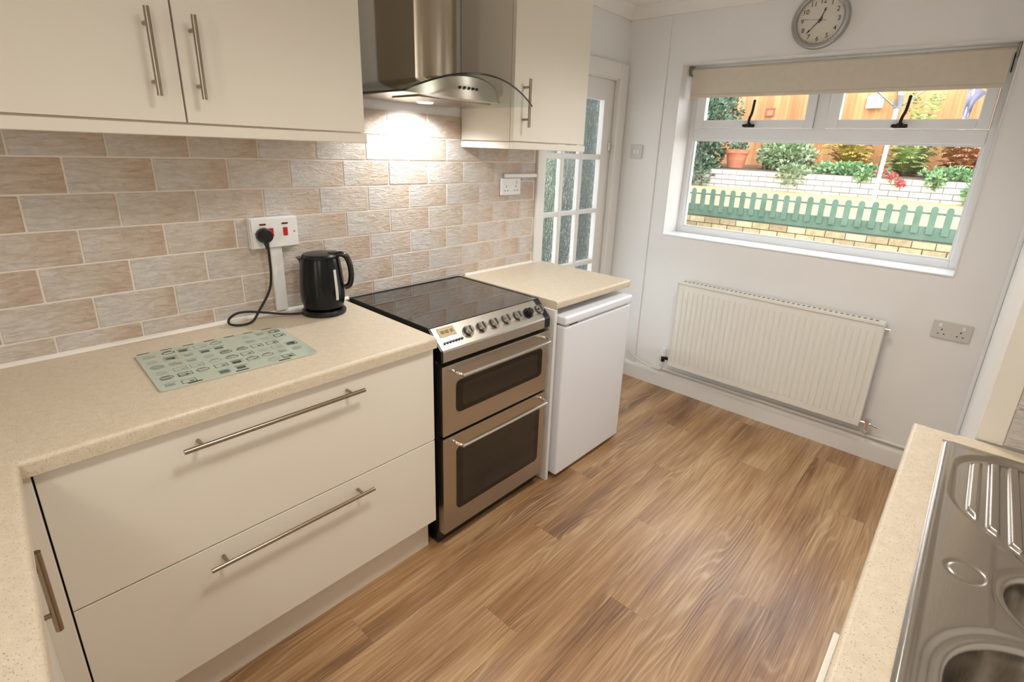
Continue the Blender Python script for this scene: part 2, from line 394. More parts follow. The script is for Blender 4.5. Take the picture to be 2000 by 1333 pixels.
# coving
def coving(p, q, inward, name):
    prof = [(0, 0), (0.06, 0), (0.055, 0.018), (0.036, 0.03), (0.02, 0.048), (0.012, 0.062), (0, 0.062)]
    i = Vector(inward); poly = [Vector(p)+i*a+Vector((0, 0, -b)) for a, b in prof]
    return struct(MB().prism(poly, Vector(q)-Vector(p)).build(name, 'ceiling'))
coving((-2.6, 0.008, ZC), (XE, 0.008, ZC), (0, -1, 0), 'trim_1')
coving((XE, 0.008, ZC), (XE, -2.058, ZC), (-1, 0, 0), 'trim_2')
# skirting, east wall and south wall return
def skirt(p, q, inward, name):
    prof = [(0, 0), (0.016, 0), (0.016, 0.085), (0.011, 0.1), (0.004, 0.112), (0, 0.112)]
    i = Vector(inward); poly = [Vector(p)+i*a+Vector((0, 0, b)) for a, b in prof]
    return struct(MB().prism(poly, Vector(q)-Vector(p)).build(name, 'gloss_white'))
skirt((XE, -0.0, 0), (XE, -2.058, 0), (-1, 0, 0), 'baseboard_east')
skirt((XE-0.02, -2.058, 0), (1.47, -2.0185, 0), (0, 1, 0), 'baseboard_south')
struct(MB().box(XE-0.02, XE, -2.0575, -2.040, 0.112, ZC-0.06, 0.005, 2).build('corner_glint', 'upvc'))   # white strip added in place of light caught on the corner edge
# door in the north wall
dr = bpy.data.objects.new('door_1', None); COL.objects.link(dr); dr.location = (DX0, 0.03, 0); struct(dr, 'white glazed door with rippled panes beyond the fridge')
px = [(2.24, 2.385), (2.418, 2.57), (2.604, 2.79)]; pz = [(0.17, 0.46), (0.49, 0.807), (0.837, 1.152), (1.178, 1.489), (1.521, 1.845)]
leaf = MB(); X0, X1, Z0, Z1 = DX0+0.003, 2.893, 0.006, 1.965; ya, yb = 0.03, 0.07
leaf.box(X0, px[0][0], ya, yb, Z0, Z1, 0.002).box(px[2][1], X1, ya, yb, Z0, Z1, 0.002)
leaf.box(px[0][0], px[2][1], ya, yb, Z0, pz[0][0]).box(px[0][0], px[2][1], ya, yb, pz[4][1], Z1)
leaf.build('door_leaf', 'gloss_white', dr)
bars = MB()
for i in range(4): bars.box(px[0][0], px[2][1], ya+0.004, yb, pz[i][1], pz[i+1][0], 0.004)
for i in range(2): bars.box(px[i][1], px[i+1][0], ya+0.003, yb+0.0005, pz[0][0], pz[4][1], 0.004)
bars.build('glazing_bar', 'gloss_white', dr)
for a, b in px:
    for c, d in pz: MB().box(a-0.008, b+0.008, 0.0635, 0.0695, c-0.008, d+0.008).build('pane', 'rippled', dr)
MB().box(2.858, 2.878, 0.016, 0.0305, 1.545, 1.60, 0.003).cyl((2.868, 0.018, 1.572), (2.868, 0.004, 1.572), 0.008, 12).build('door_catch', 'chrome', dr)
struct(MB().box(2.125, 2.197, -0.012, 0.026, 0.0, 2.066, 0.004).box(2.885, 2.975, -0.014, 0.026, 0.0, 2.066, 0.004).box(2.198, 2.884, -0.014, 0.026, DZ, 2.066, 0.004).build('trim_4', 'gloss_white'), 'white painted door casing')
struct(MB().box(2.1985, 2.8845, 0.004, 0.07, DZ-0.0105, DZ).build('trim_5', 'gloss_white'))

# window in the east wall
wi = bpy.data.objects.new('window_1', None); COL.objects.link(wi); wi.location = (3.17, (WY0+WY1)/2, WZ0); struct(wi, 'white double glazed window with two small top sashes')
fx0, fx1 = 3.17, 3.235
fr = MB().box(fx0, fx1, WY1-0.04, WY1, WZ0, WZ1, 0.003).box(fx0, fx1, WY0, WY0+0.038, WZ0, WZ1, 0.003)
fr.box(fx0, fx1, WY0+0.038, WY1-0.04, WZ0, WZ0+0.045, 0.003).box(fx0, fx1, WY0+0.038, WY1-0.04, WZ1-0.045, WZ1, 0.003); fr.build('window_frame', 'upvc', wi)
MB().box(fx0-0.002, fx1, WY0+0.038, WY1-0.04, 1.636, 1.702, 0.003).build('transom', 'upvc', wi)
MB().box(fx0-0.002, fx1, -1.15, -1.09, 1.702, WZ1-0.045, 0.003).build('mullion', 'upvc', wi)
MB().box(3.198, 3.206, WY0+0.038, WY1-0.04, WZ0+0.045, 1.636).build('pane', 'window_glass', wi)
bd = MB()
for (a, b, c, d) in ((WY0+0.038, WY1-0.04, WZ0+0.045, WZ0+0.055), (WY0+0.038, WY1-0.04, 1.626, 1.636), (WY0+0.038, WY0+0.048, WZ0+0.055, 1.626), (WY1-0.05, WY1-0.04, WZ0+0.055, 1.626)): bd.box(3.182, 3.198, a, b, c, d)
bd.build('glazing_bead', 'upvc', wi)
for (a, b, hy) in ((-1.088, -0.409, -0.75), (-1.827, -1.152, -1.487)):
    sx0, sx1, t, zb, zt = 3.155, 3.2, 0.058, 1.704, WZ1-0.047
    s = MB().box(sx0, sx1, a, a+t*0.8, zb, zt, 0.003).box(sx0, sx1, b-t, b, zb, zt, 0.003).box(sx0, sx1, a+t*0.8, b-t, zb, zb+0.045, 0.003).box(sx0, sx1, a+t*0.8, b-t, zt-0.05, zt, 0.003)
    so = s.build('sash', 'upvc', wi); MB().box(3.174, 3.182, a+t*0.8, b-t, zb+0.045, zt-0.05).build('pane', 'window_glass', so)
    h = MB().box(3.142, 3.155, hy-0.032, hy+0.032, zb+0.004, zb+0.022, 0.005, 2).cyl((3.142, hy+0.028, zb+0.013), (3.136, hy+0.028, zb+0.013), 0.008, 10)
    h.cyl((3.146, hy, zb+0.012), (3.136, hy, zb+0.03), 0.012, 12).tube([(3.137, hy, zb+0.02), (3.128, hy-0.004, zb+0.05), (3.128, hy-0.014, zb+0.085), (3.13, hy-0.018, zb+0.145)], 0.0075, 8, 4).sphere((3.13, hy-0.018, zb+0.146), 0.008)
    h.build('sash_handle', 'bronze', so, ang=60)
# reveal lining and sill
struct(MB().box(XE-0.006, 3.17, WY0, WY1, WZ0-0.001, WZ0+0.008, 0.003).build('trim_6', 'upvc'), 'white window sill board')
struct(MB().box(XE-0.004, 3.17, WY1-0.006, WY1, WZ0+0.008, WZ1).box(XE-0.004, 3.17, WY0, WY0+0.006, WZ0+0.008, WZ1).box(XE-0.004, 3.17, WY0+0.006, WY1-0.006, WZ1-0.006, WZ1).build('trim_7', 'gloss_white'), 'white window reveal lining')

# ------------------------------------------------------------------ tiles on the north wall
TP, TQ, TX, TZ, GR = 0.2078, 0.0993, 0.1345, 1.4678, 0.0055
MB().box(-0.75, 2.118, 0.0025, 0.0079, 0.912, 1.567).box(0.866, 1.575, 0.0025, 0.0079, 1.567, 1.666).build('grout', 'grout', wn)
tm = {}
def tile(x0, x1, z0, z1, par=wn):
    key = (round(x1-x0, 3), round(z1-z0, 3))
    if key not in tm:
        t = MB().box(0, x1-x0, 0, 0.008, 0, z1-z0, 0.0012); tm[key] = t.mesh('tile', 'tile')
    o = bpy.data.objects.new('tile', tm[key]); COL.objects.link(o); o.parent = par; o.location = (x0, random.uniform(-0.0012, 0.0004), z0); return o
for j in range(-2, 6):
    zt = TZ-j*TQ; zb = max(zt-TQ, 0.918)
    if zt-zb < 0.01: continue
    xa, xb = (-0.74, 2.118) if j > -2 else (0.868, 1.573)
    k = -5
    while True:
        x0 = TX+(k-(0.5 if j % 2 else 0.0))*TP; x0 += 0.0
        if x0 > xb: break
        a, b = max(x0+GR/2, xa), min(x0+TP-GR/2, xb)
        if b-a > 0.012: tile(a, b, zb+GR/2, zt-GR/2)
        k += 1
MB().prism([(-0.75, 0.0025, 0.9105), (-0.75, -0.010, 0.9105), (-0.75, -0.007, 0.917), (-0.75, 0.0, 0.922), (-0.75, 0.0025, 0.922)], (1.70, 0, 0)).build('sealant', 'sealant', wn)
MB().prism([(1.6, 0.0025, 0.9105), (1.6, -0.010, 0.9105), (1.6, -0.007, 0.917), (1.6, 0.0, 0.922), (1.6, 0.0025, 0.922)], (0.52, 0, 0)).build('sealant', 'sealant', wn)
# tiles on the return beside the sink, with a cream edging strip
MB().box(1.444, 1.4499, -2.067, -2.02, 0.912, 1.6).build('edging_strip', 'cream', ws)
MB().box(1.4465, 1.4499, -2.52, -2.067, 0.912, 1.6).build('grout', 'grout', ws)
k = 0
for j in range(7):
    z0 = 0.916+j*TQ; y = -2.069 + (0.1 if j % 2 else 0)
    while y > -2.51:
        a, b = min(y, -2.069), max(y-TP, -2.515)
        if a-b > 0.015:
            key = ('r', round(a-b, 3))
            if key not in tm: tm[key] = MB().box(0, 0.008, 0, a-b-GR, 0, TQ-GR, 0.0012).mesh('tile', 'tile')
            o = bpy.data.objects.new('tile', tm[key]); COL.objects.link(o); o.parent = ws; o.location = (1.4395, b+GR, z0)
        y -= TP

# ------------------------------------------------------------------ worktops
def front(y, x=None):
    def f(a, b):
        if abs(a.z-b.z) > 1e-4: return False
        return all(abs(v.y-y) < 2e-3 for v in (a, b))
    return f
def arm_sel(a, b):
    if abs(a.z-b.z) > 1e-4 or a.z < 0.9: return False
    return (abs(a.y+0.608) < 2e-3 and abs(b.y+0.608) < 2e-3) or (abs(a.x+0.113) < 0.07 and abs(b.x+0.113) < 0.07)
poly = [(-0.75, -0.002, 0.872), (0.93, -0.002, 0.872), (0.93, -0.608, 0.872), (-0.113, -0.608, 0.872), (-0.171, -1.896, 0.872), (-0.75, -1.896, 0.872)]
wt = MB().prism(poly, (0, 0, 0.038), 0.011, 4, arm_sel).build('worktop', 'worktop')
tag(wt, 'long cream speckled L-shaped worktop carrying the black kettle', 'worktop')
wt2 = MB().prism([(1.588, -0.001, 0.872), (2.2, -0.001, 0.872), (2.2, -0.612, 0.872), (1.588, -0.612, 0.872)], (0, 0, 0.038), 0.011, 4, front(-0.612)).build('worktop', 'worktop')
tag(wt2, 'short cream worktop over the white under-counter fridge', 'worktop')
def sel3(a, b): return a.z > 0.9 and b.z > 0.9 and ((abs(a.y+1.897) < 2e-3 and abs(b.y+1.897) < 2e-3) or (abs(a.x-1.436) < 2e-3 and abs(b.x-1.436) < 2e-3))
s3 = MB().prism([(-0.75, -1.897, 0.872), (1.436, -1.897, 0.872), (1.436, -1.985, 0.872), (-0.75, -1.985, 0.872)], (0, 0, 0.038), 0.009, 4, sel3)
s3.box(-0.75, 0.37, -2.519, -1.985, 0.872, 0.91).box(1.369, 1.436, -2.519, -1.985, 0.872, 0.91).box(0.37, 1.369, -2.519, -2.44, 0.872, 0.91)
tag(s3.build('worktop', 'worktop'), 'cream speckled worktop around the stainless steel sink', 'worktop')

# ------------------------------------------------------------------ handles
def bar_handle(parent, p, q, out, r=0.006, inset=0.045, name='handle'):
    """bar from p to q, posts go back along -out"""
    p, q, out = Vector(p), Vector(q), Vector(out); d = (q-p).normalized()
    m = MB().cyl(p, q, r, 14)
    for s in (p+d*inset, q-d*inset): m.cyl(s, s-out, r*0.8, 10)
    return m.build(name, 'satin', parent)

# ------------------------------------------------------------------ drawer unit
du = thing('drawer_unit', 'wide cream drawer unit with two deep drawers left of the cooker', 'drawer unit', (0.41, -0.3, 0))
MB().box(-0.10, 0.924, -0.568, -0.02, 0.149, 0.868).build('carcass', 'shadow_gap', du)  # carcass coloured near-black, painting shade into the gaps around the drawers
for a, b, hx0, hx1, hz in ((0.149, 0.502, 0.166, 0.648, 0.459), (0.506, 0.864, 0.155, 0.636, 0.820)):
    d = MB().box(-0.098, 0.9265, -0.591, -0.571, a, b, 0.0018, 2).build('drawer_front', 'cream', du)
    bar_handle(d, (hx0, -0.628, hz), (hx1, -0.628, hz), (0, -0.037, 0), 0.0062, 0.04)
MB().box(-0.12, 0.925, -0.540, -0.524, 0.0, 0.148).build('plinth', 'cream_carcass', du)

# base cabinet in the return arm (its face turns a touch, as the worktop edge does)
bc = thing('base_cabinet', 'cream base cabinet in the return under the worktop at bottom-left', 'cabinet', (-0.113, -0.608, 0), math.radians(-2.55))
MB().box(-0.60, -0.052, -1.28, 0.0, 0.149, 0.868).build('carcass', 'cream_carcass', bc, local=True)
MB().box(-0.052, 0.0105, 0.010, 0.030, 0.149, 0.868, 0.001).box(-0.052, -0.030, -0.054, 0.010, 0.149, 0.868, 0.001).build('corner_post', 'cream', bc, local=True)
for y0, y1, hy in ((-0.5, -0.058, -0.155), (-0.99, -0.504, -0.88)):
    d = MB().box(-0.052, -0.030, y0, y1, 0.149, 0.858, 0.0018, 2).build('door', 'cream', bc, local=True)
    hm = MB().cyl((-0.004, hy, 0.615), (-0.004, hy, 0.80), 0.0065, 14)
    for z in (0.655, 0.76): hm.cyl((-0.004, hy, z), (-0.032, hy, z), 0.005, 10)
    hm.build('handle', 'satin', d, local=True)
MB().box(-0.10, -0.084, -1.28, 0.0, 0.0, 0.148).build('plinth', 'cream_carcass', bc, local=True)

# ------------------------------------------------------------------ wall cabinets
def wall_cabinet(label, x0, x1, doors, loc):
    c = thing('wall_cabinet', label, 'cabinet', loc)
    MB().box(x0+0.002, x1-0.002, -0.309, 0.0, 1.566, 2.31).build('carcass', 'cream_carcass', c)
    for a, b, hx in doors:
        d = MB().box(a, b, -0.332, -0.312, 1.567, 2.308, 0.0018, 2).build('door', 'cream', c)
        bar_handle(d, (hx, -0.369, 1.624), (hx, -0.369, 1.815), (0, -0.037, 0), 0.0062, 0.032)
    return c
c1 = wall_cabinet('double cream wall cabinet with two bar handles above the kettle', -0.145, 0.868, [(-0.144, 0.3535, 0.2955), (0.3575, 0.8665, 0.392)], (0.36, 0, 1.566))
MB().box(-0.145, 0.871, -0.337, -0.317, 1.5335, 1.562, 0.002).build('pelmet', 'cream', c1)
c2 = wall_cabinet('single cream wall cabinet right of the extractor hood', 1.575, 2.095, [(1.577, 2.093, 1.634)], (1.835, 0, 1.566))
MB().box(1.572, 2.097, -0.337, -0.317, 1.5335, 1.562, 0.002).box(1.572, 1.590, -0.317, -0.002, 1.5335, 1.562, 0.002).build('pelmet', 'cream', c2)

# ------------------------------------------------------------------ extractor hood
hd = thing('extractor_hood', 'stainless extractor hood with curved glass canopy above the cooker', 'hood', (1.254, 0, 1.7))
def rounded_rect(x0, x1, y0, y1, r, z, n=6, back=True):
    pts = []
    for cx, cy_, a0 in ((x1-r, y0+r, -PI/2), (x0+r, y0+r, PI)):
        for i in range(n+1):
            a = a0+(PI/2)*i/n if cx == x1-r else PI+(PI/2)*i/n
            pts.append((cx+r*math.cos(a), cy_+r*math.sin(a), z))
    p1 = [p for p in pts[:n+1]]; p2 = [p for p in pts[n+1:]]
    return [(x0, y1, z)]+p2+p1+[(x1, y1, z)]
def chimney_plan(z):
    pts = [(1.143, -0.0, z), (1.143, -0.240, z)]
    for i in range(1, 13):
        u = i/13.0; pts.append((1.143+0.198*u, -0.240-0.034*math.sin(PI*u)**0.7, z))
    return pts+[(1.341, -0.240, z), (1.341, 0.0, z)]
MB().prism(chimney_plan(1.752), (0, 0, ZC-0.003-1.752)).build('chimney', 'steel_hood', hd, ang=25)
HW, XC = 0.303, 1.254
def zg(u): return 1.776-0.078*u*u
def yf(u): return -(0.448+0.042*(1-u*u))+(0.018 if u < 0 else 0)*u*u
def canopy(th):
    m = MB()
    def top(u, v):
        uu = u*2-1; return (XC+HW*uu, -0.004+(yf(uu)+0.004)*v, zg(uu)+th)
    return m.grid(top, 40, 8)
g = canopy(0.0)
geo = bmesh.ops.extrude_face_region(g.bm, geom=list(g.bm.faces))
bmesh.ops.translate(g.bm, vec=(0, 0, 0.005), verts=[v for v in geo['geom'] if isinstance(v, bmesh.types.BMVert)])
# open the middle of the sheet where the chimney rises is left closed; chimney starts on top of it
g.build('glass_canopy', 'hood_glass', hd)
ed = [(XC+HW*u, yf(u)-0.001, zg(u)+0.0025) for u in [i/24-1 for i in range(49)]]
left = [(XC-HW-0.001, -0.01-0.09*i, zg(-1)+0.0025) for i in range(5)]
MB().tube(left+ed, 0.0032, 6).build('canopy_edge', 'glass_edge', hd, ang=60)
# steel body under the glass: flat bottom, arched top, bowed front
def body():
    m = MB(); n = 28; bw = 0.243
    def front_y(u): return -(0.33+0.105*(1-u*u))
    T, Bm, Tb, Bb = [], [], [], []
    for i in range(n+1):
        u = 2*i/n-1; x = XC+bw*u; zt = zg(bw*u/HW)-0.002
        T.append(m.bm.verts.new((x, front_y(u)+0.012, zt))); Bm.append(m.bm.verts.new((x, front_y(u), 1.698+0.010*u*u)))
        Tb.append(m.bm.verts.new((x, -0.004, zt))); Bb.append(m.bm.verts.new((x, -0.004, 1.700)))
    for i in range(n):
        for a, b in ((T, Bm), (Tb, T), (Bm, Bb), (Bb, Tb)): m.bm.faces.new((a[i], a[i+1], b[i+1], b[i]))
    m.bm.faces.new((T[0], Bm[0], Bb[0], Tb[0])); m.bm.faces.new((T[-1], Tb[-1], Bb[-1], Bm[-1])); return m
body().build('hood_body', 'steel', hd, ang=30)
for i in range(5):
    x = 1.196+i*0.019; u = (x-XC)/0.243; y = -(0.33+0.105*(1-u*u))+0.005
    MB().cyl((x, y+0.006, 1.735), (x, y-0.004, 1.735), 0.0045, 10).build('button', 'black_plastic', hd)
MB().lathe([(0.0, 1.6955), (0.03, 1.6955), (0.034, 1.700)], 24, (1.27, -0.13, 0)).build('lamp', 'led', hd)
MB().box(1.08, 1.43, -0.34, -0.18, 1.6968, 1.7035, 0.0005).build('grease_filter', 'satin', hd)
light('hood_lamp', 'SPOT', (1.27, -0.13, 1.692), 26, (0.93, 0.97, 1.0), 0.03, (1.27, -0.06, 1.0), spot=2.7, blend=0.5)

# ------------------------------------------------------------------ cooker
ck = thing('cooker', 'freestanding stainless double oven cooker with black ceramic hob', 'cooker', (1.254, -0.3, 0))
CX0, CX1 = 0.953, 1.5555
MB().box(CX0, CX1, -0.525, -0.005, 0.012, 0.902).box(CX0, CX1, -0.566, -0.524, 0.012, 0.805).box(CX0+0.01, CX1-0.01, -0.56, -0.05, 0.0, 0.05).build('body', 'black_enamel', ck)
MB().box(CX0, CX1, -0.528, -0.008, 0.903, 0.9145, 0.002, 2).build('hob', 'hob_glass', ck)
MB().box(CX0-0.001, CX0+0.003, -0.53, -0.003, 0.902, 0.917, 0.0015).box(CX1-0.003, CX1+0.001, -0.53, -0.003, 0.902, 0.917, 0.0015).box(CX0+0.003, CX1-0.003, -0.008, -0.003, 0.902, 0.917, 0.0015).build('hob_trim', 'black_enamel', ck)
# sloped control panel
pan = [(0, -0.527, 0.902), (0, -0.531, 0.913), (0, -0.600, 0.848), (0, -0.603, 0.842), (0, -0.603, 0.803), (0, -0.57, 0.803), (0, -0.56, 0.84)]
MB().prism([(CX0+0.008, y, z) for _, y, z in pan], (CX1-CX0-0.042, 0, 0), 0.0015, 2).build('control_panel', 'steel', ck)
MB().prism([(CX1-0.0335, y, z+0.001) for _, y, z in pan], (0.0335, 0, 0), 0.001).build('end_cap', 'black_plastic', ck)
MB().prism([(CX0-0.001, y, z+0.001) for _, y, z in pan], (0.008, 0, 0), 0.001).build('end_cap', 'black_plastic', ck)
nrm = Vector((0, -0.065, 0.069)).normalized(); slope = Vector((0, -0.069, -0.065)).normalized()
def on_panel(x, s, h=0.0): return Vector((x, -0.531, 0.913))+slope*s+nrm*h      # s runs down the slope
for i in range(7):
    x = 1.108+i*0.0675; kn = MB(); a = on_panel(x, 0.052)
    kn.cyl(a, a+nrm*0.006, 0.0235, 24); kn.cyl(a+nrm*0.006, a+nrm*0.024, 0.0175, 24, 0.0155)
    ko = kn.build('knob', 'black_plastic' if i == 5 else 'chrome', ck, ang=40)
    if i == 5: ko['label'] = 'black control knob'
    g = MB(); c0 = a+nrm*0.0245
    g.box(c0.x-0.003, c0.x+0.003, c0.y-0.0135, c0.y+0.0135, c0.z-0.0012, c0.z+0.0012, rot=Matrix.Rotation(math.atan2(0.065, 0.069), 3, 'X')).build('pointer', 'ink', ko)
    if i != 5:
        sh = MB(); n = 16; A = []; B_ = []
        for j in range(n+1):
            t = PI*0.62+PI*0.85*j/n; ex = Vector((1, 0, 0))
            A.append(sh.bm.verts.new(a+nrm*0.0068+ex*0.0232*math.cos(t)+slope*(-0.0232)*math.sin(t)))
            B_.append(sh.bm.verts.new(a+nrm*0.0068+ex*0.0172*math.cos(t)+slope*(-0.0172)*math.sin(t)))
        for j in range(n): sh.bm.faces.new((A[j], A[j+1], B_[j+1], B_[j]))
        sh.build('black_crescent', 'ink', ko)  # plain black crescent around the knob foot
rotp = Matrix.Rotation(math.atan2(0.065, 0.069), 3, 'X')
def panel_box(x0, x1, s0, s1, h):
    c = on_panel((x0+x1)/2, (s0+s1)/2, h/2); return MB().box(x0, x1, c.y-(s1-s0)/2, c.y+(s1-s0)/2, c.z-h/2, c.z+h/2, 0.0005, rot=rotp)
do = panel_box(0.982, 1.058, 0.008, 0.046, 0.002).build('clock_display', 'amber', ck)
dd = MB()
for x0, x1 in ((0.992, 1.008), (1.012, 1.028), (1.036, 1.048)):
    c = on_panel((x0+x1)/2, 0.027, 0.0024); dd.box(x0, x1, c.y-0.006, c.y+0.006, c.z-0.0004, c.z+0.0004, rot=rotp)
q_ = dd.build('digits', mat('display_segments', S(120, 92, 50), 0.4), do); q_['kind'] = 'stuff'
for i in range(7):
    c = on_panel(0.986+i*0.0135, 0.070, 0.003); MB().cyl(c-nrm*0.003, c+nrm*0.002, 0.0048, 10).build('button', 'black_plastic', ck)
def rr(x0, x1, z0, z1, r, y, n=5):
    pts = []
    for cx, cz, a0 in ((x1-r, z0+r, -PI/2), (x1-r, z1-r, 0), (x0+r, z1-r, PI/2), (x0+r, z0+r, PI)):
        for i in range(n+1): a = a0+(PI/2)*i/n; pts.append((cx+r*math.cos(a), y, cz+r*math.sin(a)))
    return pts
for z0, z1, wx0, wx1, wz0, wz1, hz in ((0.503, 0.786, 1.021, 1.514, 0.583, 0.716, 0.755), (0.064, 0.492, 1.022, 1.514, 0.150, 0.436, 0.464)):
    d = MB().box(CX0+0.004, CX1-0.003, -0.602, -0.568, z0, z1, 0.002, 2).build('oven_door', 'steel', ck)
    MB().prism(rr(wx0, wx1, wz0, wz1, 0.022, -0.6015), (0, -0.0025, 0), 0.0008).build('door_glass', 'oven_glass', d)
    MB().prism(rr(wx0+0.03, wx1-0.03, wz0+0.02, wz1-0.02, 0.015, -0.6037), (0, -0.0005, 0)).build('inner_window', mat('oven_interior', S(48, 44, 38), 0.15), d)
    hx0, hx1 = 1.006, 1.518
    MB().tube([(hx0, -0.602, hz+0.006), (hx0+0.003, -0.628, hz+0.003), (hx0+0.018, -0.643, hz), (hx0+0.05, -0.647, hz), (hx1-0.05, -0.647, hz), (hx1-0.018, -0.643, hz), (hx1-0.003, -0.628, hz+0.003), (hx1, -0.602, hz+0.006)], 0.0065, 10, 5).build('handle', 'chrome', d, ang=60)

# panel and fridge
tag(MB().box(1.583, 1.602, -0.607, -0.02, 0.0, 0.8715, 0.0015).build('end_panel', 'gloss_white'), 'narrow upright cream end panel between the cooker and the fridge', 'panel')
fg = thing('fridge', 'white under-counter fridge with plain door beside the cooker', 'fridge', (1.9, -0.3, 0))
MB().box(1.63, 2.178, -0.572, -0.03, 0.018, 0.838, 0.004, 2).build('body', 'fridge_white', fg)
fd = MB().box(1.621, 2.183, -0.638, -0.580, 0.022, 0.792, 0.012, 4).build('door', 'fridge_white', fg)
MB().box(1.626, 2.178, -0.580, -0.572, 0.03, 0.785).build('door_seal', mat('grey_seal', S(150, 150, 152), 0.6), fd)
MB().box(1.617, 2.187, -0.645, -0.10, 0.797, 0.841, 0.012, 4).build('top_cap', 'fridge_white', fg)
MB().box(1.66, 1.72, -0.636, -0.58, 0.7922, 0.7968).build('gap_shade', 'shadow_gap', fg)  # dark strip that paints in the shaded gap between door and cap
for x in (1.66, 2.15):
    for y in (-0.54, -0.08): MB().cyl((x, y, 0), (x, y, 0.02), 0.018, 12).build('foot', 'black_plastic', fg)

# ------------------------------------------------------------------ kettle
az = math.atan2(-0.594, 0.804)
kt = thing('kettle', 'black jug kettle with water gauge standing beside the cooker', 'kettle', (0.79, -0.105, 0.911), az)
MB().lathe([(0, 0), (0.074, 0), (0.080, 0.004), (0.080, 0.012), (0.074, 0.019), (0.06, 0.022), (0, 0.022)], 40).build('power_base', 'black_plastic', kt, local=True)
MB().lathe([(0, 0.024), (0.066, 0.024), (0.072, 0.029), (0.0775, 0.055), (0.0790, 0.085), (0.0775, 0.13), (0.0735, 0.175), (0.069, 0.208), (0.0665, 0.215), (0.064, 0.214), (0.062, 0.205), (0, 0.205)], 48).build('jug', 'kettle', kt, local=True)
MB().lathe([(0.0635, 0.2145), (0.0635, 0.222), (0.058, 0.228), (0.04, 0.232), (0, 0.233)], 40).box(0.03, 0.06, -0.018, 0.018, 0.226, 0.236, 0.004, 2).build('lid', 'black_plastic', kt, local=True)
sp = MB(); 
for z, rr_, w_ in ((0.165, 0.070, 0.012), (0.19, 0.078, 0.020), (0.208, 0.083, 0.024), (0.212, 0.084, 0.024)): pass
sp.prism([(-0.064, -0.026, 0.214), (-0.064, 0.026, 0.214), (-0.078, 0.018, 0.214), (-0.0865, 0.0, 0.214), (-0.078, -0.018, 0.214)], (0.010, 0, -0.012)).prism([(-0.054, -0.026, 0.202), (-0.054, 0.026, 0.202), (-0.068, 0.018, 0.202), (-0.0765, 0.0, 0.202), (-0.068, -0.018, 0.202)], (0.008, 0, -0.04))
sp.build('spout', 'black_plastic', kt, local=True)
hp = [(0.050, 0.217), (0.070, 0.226), (0.090, 0.219), (0.102, 0.194), (0.107, 0.16), (0.105, 0.128), (0.097, 0.106), (0.082, 0.098)]
hm = MB()
path = [Vector((x, 0, z)) for x, z in hp]; q = []
for i in range(len(path)-1):
    a = path[max(i-1, 0)]; b = path[i]; c = path[i+1]; d = path[min(i+2, len(path)-1)]
    for k in range(5):
        u = k/5; q.append(0.5*((2*b)+(c-a)*u+(2*a-5*b+4*c-d)*u*u+(3*b-a-3*c+d)*u**3))
q.append(path[-1]); rings = []
for i, p in enumerate(q):
    t = (q[min(i+1, len(q)-1)]-q[max(i-1, 0)]).normalized(); a = Vector((0, 1, 0)); b = t.cross(a)
    rings.append([hm.bm.verts.new(p+a*0.014*math.cos(2*PI*j/12)+b*0.0105*math.sin(2*PI*j/12)) for j in range(12)])
for i in range(len(rings)-1):
    for j in range(12): hm.bm.faces.new((rings[i][j], rings[i][(j+1) % 12], rings[i+1][(j+1) % 12], rings[i+1][j]))
hm.bm.faces.new(rings[0]); hm.bm.faces.new(rings[-1][::-1])
hm.build('handle', 'black_plastic', kt, local=True, ang=60)
gm = MB(); ga = math.radians(-42)
def gfn(u, v):
    z = 0.062+0.115*v; r = 0.0797-0.000001 if z < 0.1 else 0.0797-(z-0.1)*0.066
    a = ga+(u-0.5)*0.15; return (r*math.cos(a), r*math.sin(a), z)
gm.grid(gfn, 4, 10).build('water_gauge', 'gauge', kt, local=True)
# mains lead and plug belong to the kettle
cordm = MB(); pts = [(0.626, -0.062, 1.178), (0.628, -0.058, 1.14), (0.629, -0.05, 1.065), (0.617, -0.047, 1.01), (0.574, -0.05, 0.947), (0.543, -0.062, 0.917), (0.500, -0.07, 0.9155), (0.472, -0.056, 0.922), (0.477, -0.044, 0.938), (0.505, -0.042, 0.951), (0.545, -0.045, 0.949), (0.60, -0.055, 0.936), (0.66, -0.07, 0.922), (0.72, -0.085, 0.917)]
inv = Matrix.Translation((0.79, -0.105, 0.911)) @ Matrix.Rotation(az, 4, 'Z'); inv.invert()
cordm.tube([inv @ Vector(p) for p in pts], 0.0042, 8, 6).build('power_cord', 'rubber', kt, local=True, ang=70)
pm = MB(); pv_ = lambda *p: inv @ Vector(p)
yv_ = (inv.to_3x3() @ Vector((0, -1, 0)))
pm.cyl(pv_(0.625, -0.0375, 1.212), pv_(0.625, -0.052, 1.212), 0.027, 24).cyl(pv_(0.625, -0.052, 1.212), pv_(0.625, -0.068, 1.212), 0.027, 24, 0.021)
pm.cyl(pv_(0.625, -0.052, 1.194), pv_(0.626, -0.060, 1.166), 0.010, 12, 0.006)
pm.build('plug', 'black_plastic', kt, local=True)

